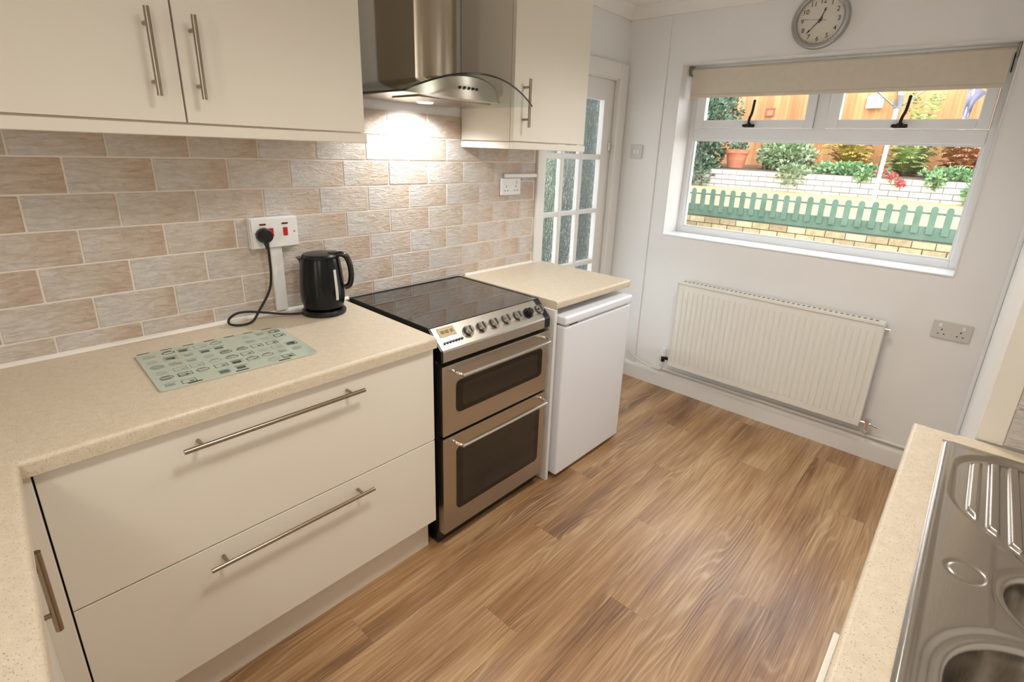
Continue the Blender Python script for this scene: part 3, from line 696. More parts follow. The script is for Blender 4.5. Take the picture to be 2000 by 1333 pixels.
# ------------------------------------------------------------------ sockets, switch, trunking
def socket_holes(m, cx, cz, f):
    for dx, dz, w_, h_ in ((0, 0.011, 0.004, 0.008), (-0.011, -0.010, 0.0075, 0.004), (0.011, -0.010, 0.0075, 0.004)): f(m, cx+dx, cz+dz, w_, h_)
s1 = thing('wall_socket', 'white cooker control socket with two red rockers and the kettle plug in it', 'socket', (0.667, 0, 1.16))
MB().box(0.585, 0.752, -0.029, 0.0, 1.163, 1.272, 0.004, 2).build('pattress', 'white_plastic', s1)
fp = MB().box(0.588, 0.749, -0.0365, -0.0285, 1.166, 1.269, 0.003, 2).build('faceplate', 'white_plastic', s1)
for x in (0.653, 0.703): MB().box(x-0.008, x+0.008, -0.040, -0.036, 1.205, 1.235, 0.0015).build('rocker', 'red', s1)
for x in (0.626, 0.703): MB().box(x-0.011, x+0.011, -0.0385, -0.036, 1.246, 1.252, 0.001).build('neon', 'dark_red', s1)
for x in (0.600, 0.735): MB().cyl((x, -0.0372, 1.218), (x, -0.036, 1.218), 0.003, 10).build('screw', 'satin', s1)
tag(MB().box(0.650, 0.692, -0.020, -0.0012, 0.923, 1.162, 0.003, 2).build('cable_trunking', 'white_plastic'), 'white upright cable trunking running down from the red-rocker socket', 'trunking')
def double_socket(label, loc, rot, mt='white_plastic'):
    s = thing('wall_socket', label, 'socket', loc); s.rotation_euler = rot
    MB().box(-0.0735, 0.0735, -0.010, 0, -0.043, 0.043, 0.003, 2).build('faceplate', mt, s, local=True)
    hm = MB()
    for cx in (-0.036, 0.036): socket_holes(hm, cx, -0.010, lambda m, a, b, c, d: m.box(a-c/2, a+c/2, -0.0106, -0.0095, b-d/2, b+d/2))
    q_ = hm.build('pin_holes', 'ink', s, local=True); q_['kind'] = 'stuff'
    for cx in (-0.045, 0.045): MB().box(cx-0.0055, cx+0.0055, -0.0135, -0.0095, 0.012, 0.030, 0.001).build('switch', 'white_plastic', s, local=True)
    return s
double_socket('white double socket on the tiles above the fridge worktop', (1.915, -0.0015, 1.345), (0, 0, 0))
tag(MB().box(1.865, 2.118, -0.014, -0.0012, 1.390, 1.410, 0.002).build('cable_trunking', 'white_plastic'), 'thin white horizontal trunking on the tiles beside the glazed door', 'trunking')
double_socket('white double socket on the plain wall right of the radiator', (XE, -1.915, 0.787), (0, 0, -PI/2), 'greyed_plastic')
sw = thing('light_switch', 'small white switch plate on the wall left of the window', 'switch', (XE, -0.118, 1.547)); sw.rotation_euler.z = -PI/2
MB().box(-0.043, 0.043, -0.009, 0, -0.043, 0.043, 0.003, 2).build('faceplate', 'greyed_plastic', sw, local=True)
for x in (-0.012, 0.012): MB().box(x-0.006, x+0.006, -0.012, -0.008, -0.012, 0.012, 0.001).build('rocker', 'white_plastic', sw, local=True)
tag(MB().box(XE-0.007, XE, -0.272, -0.250, 0.113, ZC-0.063, 0.003, 2).build('cable_conduit', 'wall'), 'slim painted conduit running down the wall left of the window', 'conduit')

# ------------------------------------------------------------------ glass chopping board
cb = thing('chopping_board', 'pale green glass chopping board printed with grey kitchen sketches', 'chopping board', (0.377, -0.308, 0.9105), math.radians(-2.6))
MB().prism(rr(-0.206, 0.206, -0.155, 0.155, 0.012, 0), (0, 0.001, 0)).bm.free()
def rr2(x0, x1, y0, y1, r, z, n=4): return [(a, c, z) for a, _, c in rr(x0, x1, y0, y1, r, 0, n)]
MB().prism(rr2(-0.206, 0.206, -0.155, 0.155, 0.012, 0.0), (0, 0, 0.0045), 0.0008).build('glass_plate', 'board_glass', cb, local=True)
for nm, mt, seed in (('printed_sketches', 'print', 3), ('printed_sketches', 'print_dark', 5), ('printed_sketches', 'print_pale', 11)):
    rd = random.Random(seed); m = MB(); z = 0.0047
    def strip(x0, y0, x1, y1):
        m.quad((x0, y0, z), (x1, y0, z), (x1, y1, z), (x0, y1, z))
    def framebox(x, y, w_, h_, t):
        strip(x, y, x+w_, y+t); strip(x, y+h_-t, x+w_, y+h_); strip(x, y, x+t, y+h_); strip(x+w_-t, y, x+w_, y+h_)
    cells = [(i, j) for i in range(9) for j in range(6)]; rd.shuffle(cells)
    take = {'print': cells[:22], 'print_dark': cells[:13], 'print_pale': cells[:34]}[mt]
    for (i, j) in take:
        x = -0.196+i*0.0435+rd.uniform(0, .006); y = -0.146+j*0.0485+rd.uniform(0, .006); k = rd.randrange(4)
        if k == 0: framebox(x, y, 0.034, 0.026, 0.0022); strip(x+0.018, y+0.006, x+0.028, y+0.014)
        elif k == 1:
            for q_ in range(4): strip(x+rd.uniform(0, .004), y+q_*0.007, x+0.030+rd.uniform(-.008, .006), y+q_*0.007+0.0018)
        elif k == 2:
            prev = None
            for q_ in range(13):
                a = 2*PI*q_/12; p0 = (x+0.018+0.017*math.cos(a), y+0.014+0.011*math.sin(a), z); p1 = (x+0.018+0.0145*math.cos(a), y+0.014+0.0085*math.sin(a), z)
                if prev: m.quad(prev[0], p0, p1, prev[1])
                prev = (p0, p1)
            strip(x+0.008, y+0.026, x+0.028, y+0.029)
        else:
            strip(x+0.003, y+0.004, x+0.026, y+0.020); strip(x, y+0.026, x+0.034, y+0.029)
    if mt == 'print_dark':
        for i in range(7):
            xx = -0.2+i*0.058; strip(xx, 0.147, xx+0.03, 0.1535)
            if i % 2: strip(xx, -0.1535, xx+0.034, -0.146)
    q_ = m.build(nm, mt, cb, local=True, fix=False); q_['kind'] = 'stuff'

# ------------------------------------------------------------------ clock
ckk = thing('wall_clock', 'round silver rimmed wall clock with black numerals above the window', 'clock', (XE, -1.078, 2.198))
ckk.rotation_euler = (PI/2, 0, -PI/2)
MB().lathe([(0.0, 0.0), (0.127, 0.0), (0.131, 0.006), (0.130, 0.022), (0.124, 0.032), (0.113, 0.034), (0.107, 0.028), (0.105, 0.016)], 64).build('rim', 'satin_rim', ckk, local=True)
MB().lathe([(0, 0.014), (0.112, 0.014)], 64).build('dial', 'clock_face', ckk, local=True)
for h in range(1, 13):
    a = PI/2-h*PI/6; cu = bpy.data.curves.new('numeral', 'FONT'); cu.body = str(h); cu.size = 0.030; cu.align_x = 'CENTER'; cu.align_y = 'CENTER'; cu.extrude = 0.0004
    cu.materials.append(MT['ink']); to = bpy.data.objects.new('numeral', cu); COL.objects.link(to); me = bpy.data.meshes.new_from_object(to); bpy.data.objects.remove(to)
    o = bpy.data.objects.new('numeral', me); COL.objects.link(o); o.parent = ckk; o.location = (0.083*math.cos(a), 0.083*math.sin(a), 0.0148)
tk = MB()
for i in range(60):
    a = i*PI/30; r0 = 0.104; r1 = 0.109; w_ = 0.0012 if i % 5 == 0 else 0.0006
    ca, sa = math.cos(a), math.sin(a)
    tk.quad(*[(r*ca-s*w_*sa, r*sa+s*w_*ca, 0.0146) for r, s in ((r0-0.005, -1), (r1-0.005, -1), (r1-0.005, 1), (r0-0.005, 1))])
q_ = tk.build('minute_marks', 'ink', ckk, local=True); q_['kind'] = 'stuff'
def hand(ang, L, tail, wd, z, name):
    ca, sa = math.cos(ang), math.sin(ang)
    P = lambda r, s: (r*ca-s*sa, r*sa+s*ca, z)
    MB().prism([P(-tail, -wd*0.6), P(L*0.7, -wd*0.35), P(L*0.78, -wd), P(L, 0), P(L*0.78, wd), P(L*0.7, wd*0.35), P(-tail, wd*0.6)], (0, 0, 0.001)).build(name, 'ink', ckk, local=True)
hand(PI/2-math.radians(30*12.62), 0.058, 0.012, 0.0045, 0.018, 'hour_hand')
hand(PI/2-math.radians(6*37.2), 0.080, 0.014, 0.0040, 0.0195, 'minute_hand')
hand(PI/2-math.radians(6*46), 0.085, 0.028, 0.0012, 0.021, 'second_hand')
MB().lathe([(0, 0.023), (0.006, 0.023), (0.006, 0.0145)], 16).build('hub', 'ink', ckk, local=True)
MB().lathe([(0, 0.028), (0.06, 0.0275), (0.112, 0.025)], 48).build('cover_glass', 'window_glass', ckk, local=True)

# ------------------------------------------------------------------ roller blind
rb = thing('roller_blind', 'cream roller blind half drawn across the top of the window', 'blind', (3.06, -1.117, 2.03))
MB().cyl((3.085, -1.845, 2.018), (3.085, -0.392, 2.018), 0.017, 20).build('roller', 'blind', rb)
MB().grid(lambda u, v: (3.0685+0.0006*math.sin(9*u), -1.838+1.438*u, 1.885+0.135*v), 12, 2).build('fabric', 'blind', rb)
MB().box(3.064, 3.074, -1.84, -0.398, 1.868, 1.886, 0.003, 2).build('bottom_bar', 'blind', rb)
for y in (-1.853, -0.386): MB().box(3.062, 3.108, y-0.005, y+0.005, 1.992, 2.047, 0.003).build('bracket', 'satin', rb)
MB().tube([(3.075, -1.846, 2.01), (3.07, -1.847, 1.93)], 0.003, 6).build('chain', 'bronze', rb)

# ------------------------------------------------------------------ radiator
RY0, RY1, RZ0, RZ1 = -1.66, -0.555, 0.1985, 0.774
rd_ = thing('radiator', 'cream ribbed panel radiator under the window', 'radiator', (2.93, -1.1, 0.2))
pmn = MB(); nr = 33; prof = []
y = RY0+0.02; pitch = (RY1-RY0-0.04)/nr
for i in range(nr):
    b = y+i*pitch; prof += [(b, 0.0), (b+pitch*0.22, 0.0), (b+pitch*0.40, 0.005), (b+pitch*0.82, 0.005)]
prof.append((RY1-0.02, 0.0))
cols = []
for (yy, d) in [(RY0, 0.0)]+prof+[(RY1, 0.0)]:
    cols.append([pmn.bm.verts.new((2.911-(d if 0 < k < 5 and k not in (1, 4) else 0), yy, z)) for k, z in enumerate((RZ0, RZ0+0.035, RZ0+0.05, RZ1-0.065, RZ1-0.05, RZ1))])
for a, b in zip(cols, cols[1:]):
    for k in range(5): pmn.bm.faces.new((a[k], a[k+1], b[k+1], b[k]))
pmn.box(2.9125, 2.918, RY0, RY1, RZ0, RZ1)
pmn.build('front_panel', 'radiator', rd_, ang=20)
gr = MB().box(2.905, 2.966, RY0-0.002, RY1+0.002, RZ1-0.012, RZ1+0.003, 0.002)
gr.build('top_grille', 'radiator', rd_)
sl = MB()
for i in range(40):
    yb_ = RY0+0.03+i*0.0265; sl.box(2.922, 2.95, yb_, yb_+0.014, RZ1+0.0028, RZ1+0.0034)
q_ = sl.build('grille_slots', mat('grille_shadow', S(150, 145, 136), 0.6), rd_); q_['kind'] = 'stuff'
for yv2 in (RY0, RY1): MB().box(2.907, 2.966, yv2-0.003, yv2+0.003, RZ0+0.02, RZ1+0.001, 0.002).build('side_panel', 'radiator', rd_)
MB().box(2.95, 2.966, RY0+0.01, RY1-0.01, RZ0+0.01, RZ1-0.03).build('back_panel', 'radiator', rd_)
for yv2 in (-1.45, -0.78): MB().box(2.966, XE, yv2-0.02, yv2+0.02, 0.25, 0.7).build('bracket', 'radiator', rd_)
MB().cyl((2.935, RY0-0.003, 0.742), (2.935, RY0-0.022, 0.742), 0.010, 12).cyl((2.935, RY0-0.022, 0.742), (2.935, RY0-0.028, 0.742), 0.006, 8).build('bleed_plug', 'chrome', rd_)
tv = MB().cyl((2.935, RY1+0.003, 0.232), (2.935, RY1+0.05, 0.232), 0.011, 12).cyl((2.935, RY1+0.05, 0.205), (2.935, RY1+0.05, 0.246), 0.013, 14).build('valve', 'bronze', rd_)
MB().cyl((2.935, RY1+0.05, 0.246), (2.935, RY1+0.05, 0.298), 0.019, 18, 0.016).build('valve_head', 'white_plastic', tv)
lv = MB().cyl((2.935, RY0-0.003, 0.218), (2.935, RY0-0.05, 0.218), 0.011, 12).cyl((2.935, RY0-0.035, 0.188), (2.935, RY0-0.035, 0.242), 0.014, 14).cyl((2.935, RY0-0.05, 0.218), (2.935, RY0-0.085, 0.212), 0.007, 10).build('valve', 'chrome', rd_)
MB().tube([(2.935, RY0-0.035, 0.19), (2.938, RY0-0.035, 0.165), (2.962, RY0-0.035, 0.149)], 0.0075, 10, 4).build('pipe', 'pipe_paint', rd_)
MB().tube([(2.935, RY1+0.05, 0.206), (2.935, RY1+0.052, 0.155), (2.937, RY1+0.09, 0.138), (2.945, RY1+0.18, 0.142), (2.955, RY1+0.27, 0.165), (2.962, RY1+0.33, 0.195)], 0.005, 10, 5).build('pipe', 'pipe_paint', rd_, ang=60)
tag(MB().cyl((2.972, -2.0, 0.134), (2.972, -0.42, 0.134), 0.010, 12).build('heating_pipe', 'pipe_paint'), 'painted heating pipe running along the wall just above the skirting', 'pipe')

# ------------------------------------------------------------------ sink
sk = thing('sink', 'stainless steel one and a half bowl sink with ribbed drainer', 'sink', (0.83, -2.21, 0.91))
SX0, SX1, SY0, SY1 = 0.33, 1.378, -2.46, -1.960
def sstep(a, b, x):
    t = min(1, max(0, (x-a)/(b-a))); return t*t*(3-2*t)
def sd_rr(x, y, x0, x1, y0, y1, r):
    cx, cy_ = (x0+x1)/2, (y0+y1)/2; qx = abs(x-cx)-(x1-x0)/2+r; qy = abs(y-cy_)-(y1-y0)/2+r
    return math.hypot(max(qx, 0), max(qy, 0))+min(max(qx, qy), 0)-r
def drain_sd(x, y):
    d = sd_rr(x, y, 0.86, 1.366, -2.43, -1.985, 0.105)
    # concave diagonal cut from the front, running from (1.14,-2.0) down to (0.96,-2.10)
    c = ((1.071-x)+(y+1.999))*0.707; k_ = 0.04; h_ = max(k_-abs(d-c), 0)/k_
    return max(d, c)+h_*h_*k_*0.25
    return max(d, c)
def sink_z(x, y):
    z = 0.0
    e = sd_rr(x, y, SX0, SX1, SY0, SY1, 0.02)
    z += 0.004*sstep(0.0, -0.006, e)-0.003*sstep(-0.012, -0.020, e)          # raised rim, then the deck
    m = sd_rr(x, y, 0.39, 0.764, -2.41, -2.009, 0.13)
    z -= 0.006*sstep(0.026, 0.012, m)
    h = sd_rr(x, y, 0.785, 0.957, -2.38, -2.069, 0.085)
    z -= 0.003*sstep(0.02, 0.010, h)
    d = drain_sd(x, y)
    z -= 0.009*sstep(0.004, -0.012, d)
    ins = sstep(-0.016, -0.026, d)
    if ins > 0:
        k = ((y+2.0255)/0.031); f = k-math.floor(k+0.5)
        z += ins*0.0065*sstep(0.30, 0.20, abs(f))
    rb_ = abs(math.hypot(x-0.872, y+2.022)-0.024)
    z -= 0.002*sstep(0.005, 0.0, rb_)
    if 0.66 < x < 1.0 and y < -2.03:      # low step between the front deck and the half bowl deck
        z -= 0.004*sstep(-2.053, -2.060, y)*sstep(0.75, 0.79, x)*sstep(1.0, 0.98, x)
    return z
NX, NY = 420, 220
sm = MB().grid(lambda u, v: (SX0+(SX1-SX0)*u, SY0+(SY1-SY0)*v, 0.9115+sink_z(SX0+(SX1-SX0)*u, SY0+(SY1-SY0)*v)), NX, NY)
kill = []
for f in sm.bm.faces:
    c = f.calc_center_median()
    if sd_rr(c.x, c.y, 0.39, 0.764, -2.41, -2.009, 0.13) < 0.003 or sd_rr(c.x, c.y, 0.785, 0.957, -2.38, -2.069, 0.085) < 0.003: kill.append(f)
bmesh.ops.delete(sm.bm, geom=kill, context='FACES')
sm.build('basin', 'sink_steel', sk, ang=80, fix=False)
def bowl(x0, x1, y0, y1, r, zb, dep):
    m = MB(); rings = []
    for off, dz in ((0.008, 0.0002), (0.004, 0.0007), (0.001, 0.0003), (-0.002, -0.002), (-0.005, -0.008), (-0.009, -0.03), (-0.016, -dep*0.75), (-0.024, -dep*0.92), (-0.040, -dep*0.985), (-0.065, -dep)):
        pts = rr(x0-off, x1+off, y0-off, y1+off, max(r+off, 0.01), 0, 14); rings.append([m.bm.verts.new((p[0], p[2], zb+dz)) for p in pts])
    n = len(rings[0])
    for a, b in zip(rings, rings[1:]):
        for j in range(n): m.bm.faces.new((a[j], a[(j+1) % n], b[(j+1) % n], b[j]))
    m.bm.faces.new(rings[-1]); return m.build('bowl', 'sink_steel', sk, ang=80)
bowl(0.39, 0.764, -2.41, -2.009, 0.13, 0.9065, 0.165)
bowl(0.785, 0.957, -2.38, -2.069, 0.085, 0.9056, 0.13)
for x, y, z in ((0.577, -2.2, 0.7415), (0.871, -2.225, 0.777)):
    MB().lathe([(0, 0.001), (0.03, 0.001), (0.036, 0.003), (0.04, 0.0)], 24, (x, y, z)).build('waste', 'chrome', sk)
su = thing('sink_unit', 'cream sink base unit with its door standing proud of the worktop', 'cabinet', (0.65, -2.2, 0))
MB().box(0.0, 0.018, -2.5, -1.93, 0.149, 0.868).box(1.40, 1.418, -2.5, -1.93, 0.149, 0.868).box(0.018, 1.40, -2.5, -1.93, 0.149, 0.167).box(0.018, 1.4, -2.51, -2.5, 0.149, 0.868).build('carcass', 'cream_carcass', su)
MB().box(0.0, 1.418, -1.96, -1.945, 0, 0.148).build('plinth', 'cream_carcass', su)
MB().box(0.06, 0.655, -1.910, -1.888, 0.152, 0.862, 0.002, 2).build('door', 'cream', su)
MB().box(0.66, 1.416, -1.930, -1.910, 0.152, 0.862, 0.002, 2).build('door', 'cream', su)

# ------------------------------------------------------------------ garden
gl = struct(MB().box(3.29, 6.43, -6, 5, -0.15, 0.0).build('ground', 'patio'))
tr = MB().prism([(6.55, -6, -0.1), (6.55, -6, 0.90), (8.3, -6, 1.09), (8.3, -6, -0.1)], (0, 11, 0)).build('terrace', 'gravel'); tr['kind'] = 'structure'
bed = MB().prism([(8.4, -6, 0.5), (8.4, -6, 1.355), (10.0, -6, 1.42), (10.0, -6, 0.5)], (0, 11, 0)).build('flower_bed', 'soil'); bed['kind'] = 'structure'
def brick_wall(name, label, x, ya, yb, z0, courses, mortar, bm_, bl=0.2, bh=0.066, joint=0.009, dep=0.1, lo=None, hi=None):
    wl = thing(name, label, 'wall', (x+dep/2, (ya+yb)/2, z0))
    MB().box(x+0.006, x+dep, ya, yb, z0-0.4, z0+courses*(bh+joint)-0.002).build('mortar', mortar, wl)
    me = MB().box(-0.006, 0.05, 0, bl-joint, 0, bh, 0.003).mesh('brick', bm_)
    for j in range(courses):
        y = ya-(0.5*bl if j % 2 else 0.0)
        while y < yb:
            if (lo is None or y > lo) and (hi is None or y < hi):
                o = bpy.data.objects.new('brick', me); COL.objects.link(o); o.parent = wl
                o.location = Vector((x+random.uniform(-0.003, 0.003), y, z0+j*(bh+joint)))-wl.location
            y += bl
    return wl
brick_wall('retaining_wall', 'low buff brick retaining wall below the green picket fence', 6.44, -3.0, 1.5, 0.425, 5, 'mortar', 'brick')
brick_wall('garden_wall', 'whitewashed brick wall holding up the flower bed', 8.3, -3.0, 2.8, 1.055, 4, 'mortar_white', 'brick_white', 0.225, 0.066, 0.009)
pf = thing('picket_fence', 'low green painted picket fence on the buff brick wall', 'fence', (6.5, -0.4, 0.80))
MB().box(6.50, 6.525, -3.0, 1.5, 0.802, 0.945, 0.004).build('gravel_board', 'picket_green', pf)
MB().box(6.50, 6.525, -3.0, 1.5, 1.066, 1.087, 0.003).build('rail', 'picket_green', pf)
pk = [(0, -0.029), (0, 0.029), (0.30, 0.029)]
pts = [(0, -0.030, 0), (0, 0.030, 0), (0, 0.030, 0.247)]+[(0, 0.030*math.cos(PI*i/8), 0.247+0.030*math.sin(PI*i/8)) for i in range(1, 8)]+[(0, -0.030, 0.247)]
pme = MB().prism(pts, (0.016, 0, 0)).mesh('picket', 'picket_green')
y = -2.9
while y < 1.5:
    o = bpy.data.objects.new('picket', pme); COL.objects.link(o); o.parent = pf
    o.location = Vector((6.482, y, 0.868+random.uniform(-0.004, 0.004)))-pf.location; y += 0.126
wf = thing('board_fence', 'tall orange-brown close boarded fence at the back of the garden', 'fence', (10.0, 0, 1.3))
bme = MB().box(-0.012, 0.006, -0.066, 0.066, 0, 1.9, 0.002).mesh('board', 'fence')
y = -3.4
while y < 3.8:
    o = bpy.data.objects.new('board', bme); COL.objects.link(o); o.parent = wf; o.location = Vector((9.99+random.uniform(-0.006, 0.006), y, 1.36))-wf.location; y += 0.126
for z in (1.6, 2.3, 3.0): MB().box(10.0, 10.05, -3.45, 3.8, z, z+0.08).build('rail', 'fence', wf)

def leaves(m, c, rad, n, size, rd, up=0.3, shell=0.45):
    for _ in range(n):
        v = Vector((rd.gauss(0, 1), rd.gauss(0, 1), rd.gauss(0, 1))).normalized()*(shell+(1-shell)*rd.random())
        p = Vector(c)+Vector((v.x*rad[0], v.y*rad[1], v.z*rad[2]))
        d = (v+Vector((rd.uniform(-1, 1), rd.uniform(-1, 1), rd.uniform(-1, 1)+up))).normalized()
        s = d.cross(Vector((rd.uniform(-1, 1), rd.uniform(-1, 1), rd.uniform(-1, 1)))).normalized()
        L = size*rd.uniform(0.7, 1.3); nn = d.cross(s)
        m.bm.faces.new([m.bm.verts.new(q) for q in (p, p+d*L*0.5+s*L*0.3+nn*L*0.08, p+d*L, p+d*L*0.5-s*L*0.3+nn*L*0.08)])
def shrub(name, label, c, rad, n, size, leaf, seed, cat='shrub', base=None, extra=()):
    rd = random.Random(seed); zb = base if base is not None else c[2]-rad[2]
    t = thing(name, label, cat, (c[0], c[1], zb)); m = MB(); leaves(m, c, rad, n, size, rd)
    for (cc, rr_, nn) in extra: leaves(m, cc, rr_, nn, size, rd)
    m.build('foliage', leaf, t, fix=False)
    st = MB()
    for _ in range(6):
        v = Vector((rd.uniform(-.6, .6)*rad[0], rd.uniform(-.6, .6)*rad[1], rd.uniform(0, .6)*rad[2]))
        st.tube([(c[0]+v.x*0.2, c[1]+v.y*0.2, zb), Vector(c)+v], 0.008, 5)
    st.build('stem', 'stem', t); return t
def fern(label, c, R, H, n, leaf, seed):
    rd = random.Random(seed); t = thing('fern', label, 'fern', c); m = MB()
    for i in range(n):
        a = 2*PI*i/n+rd.uniform(-.3, .3); L = R*rd.uniform(0.6, 1.1); hh = H*rd.uniform(0.12, 1.05); d = Vector((math.cos(a), math.sin(a), 0)); sd = Vector((-d.y, d.x, 0))
        P = lambda u: Vector(c)+d*L*u+Vector((0, 0, hh*(1-(1-u*1.35)**2)*0.98 if u < 0.999 else hh*0.86))
        for k in range(2, 17):
            u = k/17; p = P(u); w_ = 0.10*math.sin(PI*min(1, u*0.85+0.12))*rd.uniform(0.8, 1.2)
            tdir = (P(min(u+0.03, 0.99))-P(u)).normalized()
            for s in (1, -1):
                q = p+sd*s*w_+tdir*w_*0.5-Vector((0, 0, w_*0.25))
                m.bm.faces.new([m.bm.verts.new(v) for v in (p, p+tdir*0.022+sd*s*w_*0.4, q, p-tdir*0.004+sd*s*w_*0.5)])
    m.build('fronds', leaf, t, fix=False)
    st = MB(); st.sphere((c[0], c[1], c[2]+0.03), 0.06, (1, 1, 0.8), 10, 6).build('crown', 'stem', t); return t
shrub('ivy_bush', 'tall dark variegated ivy bush at the window end nearest the door', (8.75, 2.0, 1.85), (0.4, 0.42, 0.8), 2600, 0.085, 'leaf_dark', 2, 'bush', 1.05, extra=(((8.35, 1.85, 1.3), (0.2, 0.35, 0.3), 700), ((9.3, 2.0, 2.3), (0.3, 0.4, 0.4), 900)))
shrub('sage_shrub', 'grey-green shrub spilling over the whitewashed wall', (8.98, 0.68, 1.58), (0.36, 0.42, 0.27), 1700, 0.075, 'leaf_grey', 4, 'shrub', 1.37, extra=(((8.3, 0.35, 1.33), (0.1, 0.22, 0.14), 260),))
fern('yellow bracken fern in the bed beside the grey-green shrub', (9.35, -0.13, 1.39), 0.44, 0.62, 70, 'leaf_yellow', 6)
fern('lime green fern in the bed between the yellow and the brown ferns', (9.05, -0.90, 1.385), 0.36, 0.58, 64, 'leaf_lime', 7)
fern('dried brown fern at the far end of the flower bed', (9.1, -1.5, 1.385), 0.38, 0.60, 80, 'leaf_brown', 9)
shrub('ground_cover', 'bright green ground cover along the bed below the yellow fern', (8.62, -0.28, 1.42), (0.16, 0.5, 0.10), 900, 0.06, 'leaf_green', 12, 'plant', 1.36)
shrub('ground_cover', 'green ground cover along the bed below the dried brown fern', (8.58, -1.45, 1.41), (0.14, 0.36, 0.09), 600, 0.06, 'leaf_green', 13, 'plant', 1.36)
shrub('trailing_plant', 'small green tuft hanging on the whitewashed wall near the airer pole', (8.27, -0.53, 1.37), (0.06, 0.085, 0.075), 170, 0.05, 'leaf_green', 14, 'plant')
shrub('trailing_plant', 'small green tuft hanging on the whitewashed wall below the brown fern', (8.27, -1.33, 1.36), (0.06, 0.10, 0.095), 210, 0.05, 'leaf_green', 15, 'plant')
shrub('trailing_plant', 'leafy green plant at the far end of the whitewashed wall', (8.2, -1.76, 1.24), (0.08, 0.12, 0.16), 320, 0.06, 'leaf_green', 16, 'plant', 1.08)
fern('tall arching green fern-like plant against the back fence behind the airer', (9.62, -0.93, 1.40), 0.34, 1.10, 34, 'leaf_lime', 17)
for i, (y_, z_, lb) in enumerate(((-0.74, 1.425, 'red flower cluster nearest the airer pole on the white wall'), (-0.87, 1.375, 'middle red flower cluster of the three on the white wall'), (-0.97, 1.305, 'lowest red flower cluster of the three on the white wall'))):
    t = thing('red_flower', lb, 'flower', (8.27, y_, z_), 0, 'red flowers on the white wall'); rd = random.Random(30+i)
    m = MB(); leaves(m, (8.25, y_, z_), (0.04, 0.06, 0.04), 70, 0.035, rd); m.build('petals', 'petal', t, fix=False)
    m = MB(); leaves(m, (8.27, y_, z_-0.01), (0.04, 0.07, 0.04), 30, 0.04, rd); m.build('leaves', 'leaf_green', t, fix=False)
# terracotta pot
pt = thing('plant_pot', 'terracotta plant pot on the bed beside the dark ivy bush', 'plant pot', (8.78, 1.375, 1.373))
MB().lathe([(0, 0.0), (0.125, 0.0), (0.165, 0.235), (0.15, 0.235), (0.14, 0.2), (0, 0.2)], 28, (8.78, 1.375, 1.373)).build('pot', 'terracotta', pt)
MB().lathe([(0.163, 0.225), (0.186, 0.228), (0.19, 0.288), (0.168, 0.29), (0.155, 0.235), (0.163, 0.225)], 28, (8.78, 1.375, 1.373)).build('rim', 'terracotta', pt)
m = MB(); leaves(m, (8.78, 1.375, 1.70), (0.14, 0.14, 0.06), 120, 0.07, random.Random(40)); m.build('plant', 'leaf_dark', pt, fix=False)
# rotary airer
ra = thing('rotary_airer', 'white pole of a rotary clothes airer on the gravel terrace', 'clothes airer', (7.4, -0.85, 0.99))
MB().cyl((7.4, -0.845, 0.99), (7.4, -0.865, 2.6), 0.022, 14).build('pole', 'upvc', ra)
MB().cyl((7.4, -0.86, 2.14), (7.4, -0.862, 2.24), 0.045, 14).cyl((7.4, -0.862, 2.24), (7.4, -0.864, 2.28), 0.032, 14).build('hub', mat('grey_plastic', S(120, 118, 124), 0.5), ra)
for a in (0.35, 1.92, 3.49, 5.06):
    MB().cyl((7.4+0.04*math.cos(a+1.2), -0.862+0.04*math.sin(a+1.2), 2.17), (7.4+0.85*math.cos(a+1.2), -0.862+0.85*math.sin(a+1.2), 2.85), 0.008, 8).build('arm', 'satin', ra)
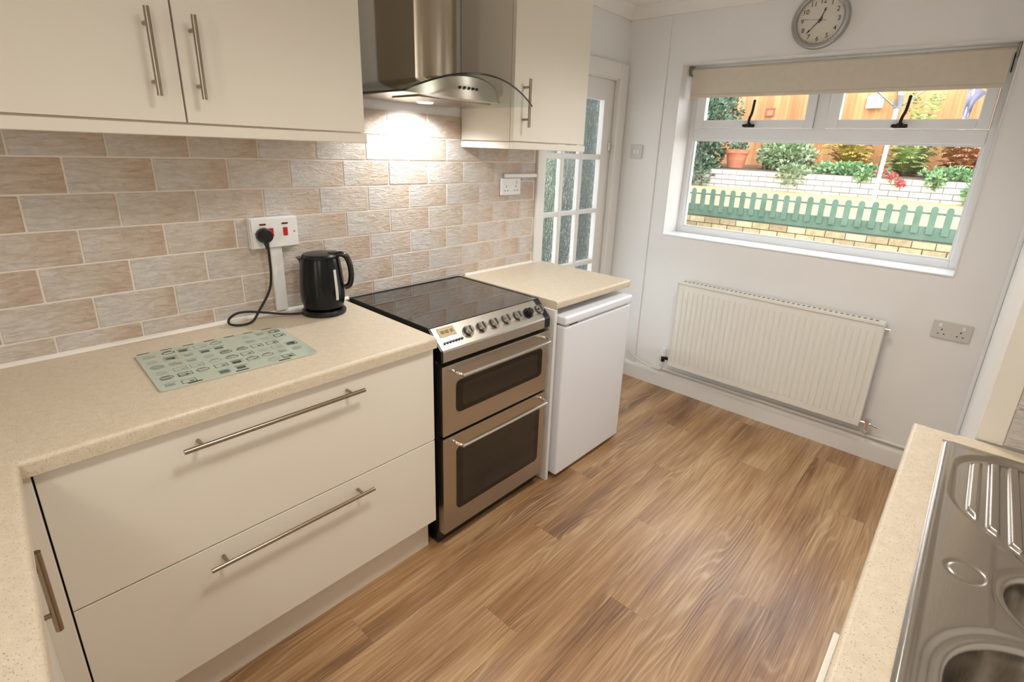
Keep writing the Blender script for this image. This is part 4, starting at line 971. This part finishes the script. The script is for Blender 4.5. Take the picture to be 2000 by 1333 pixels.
# things on the fence
bb = thing('bird_box', 'small white bird box fixed on the back fence behind the airer', 'bird box', (9.93, -0.2, 2.35))
MB().box(9.86, 9.9765, -0.31, -0.10, 2.35, 2.50, 0.004).build('box', 'upvc', bb)
MB().prism([(9.84, -0.33, 2.50), (9.84, -0.08, 2.50), (9.84, -0.205, 2.56)], (0.128, 0, 0)).build('roof', 'upvc', bb)
MB().cyl((9.858, -0.205, 2.43), (9.866, -0.205, 2.43), 0.022, 14).build('hole', mat('pale_blue_grey', S(150, 160, 170), 0.6), bb)
pq = thing('wall_plaque', 'small square reddish frame hung on the back fence', 'plaque', (9.97, 1.35, 2.25))
MB().box(9.95, 9.976, 1.28, 1.43, 2.25, 2.27).box(9.95, 9.976, 1.28, 1.43, 2.37, 2.39).box(9.95, 9.976, 1.28, 1.30, 2.27, 2.37).box(9.95, 9.976, 1.41, 1.43, 2.27, 2.37).build('frame', mat('red_brown_paint', S(170, 96, 70), 0.7), pq)
MB().box(9.962, 9.976, 1.30, 1.41, 2.27, 2.37).build('panel', mat('salmon_panel', S(206, 140, 104), 0.7), pq)
dp = thing('draped_cloth', 'grey-purple cloth draped over a white post by the back fence', 'cloth', (9.3, -1.42, 1.4))
MB().cyl((9.3, -1.40, 1.38), (9.3, -1.385, 2.62), 0.03, 10).build('post', 'upvc', dp)
MB().grid(lambda u, v: (9.255-0.02*math.sin(14*u)+0.02*math.sin(9*v), -1.345-0.09*u-0.17*(v**3)*u, 2.16+0.40*v+0.02*math.sin(7*u)-0.08*u*v), 16, 14).build('cloth', 'drape', dp)
# seen through the door glass
shrub('hedge', 'green hedge seen through the rippled glass of the door', (3.25, 1.9, 1.6), (0.98, 0.45, 1.7), 6000, 0.09, 'hedge_leaf', 21, 'hedge', 0.0)
sh = thing('shed', 'dark timber shed seen through the rippled glass of the door', 'shed', (5.0, 1.95, 0))
MB().box(4.62, 7.0, 1.62, 2.6, 0, 3.2).build('wall', 'shed', sh)
bsm = MB().box(0, 0.11, -0.016, 0, 0, 3.2, 0.003).mesh('board', 'shed')
for i in range(19):
    o = bpy.data.objects.new('board', bsm); COL.objects.link(o); o.parent = sh; o.location = Vector((4.64+i*0.123, 1.62, 0))-sh.location
MB().box(4.5, 7.1, 1.5, 2.75, 3.2, 3.27).build('roof', 'shed', sh)
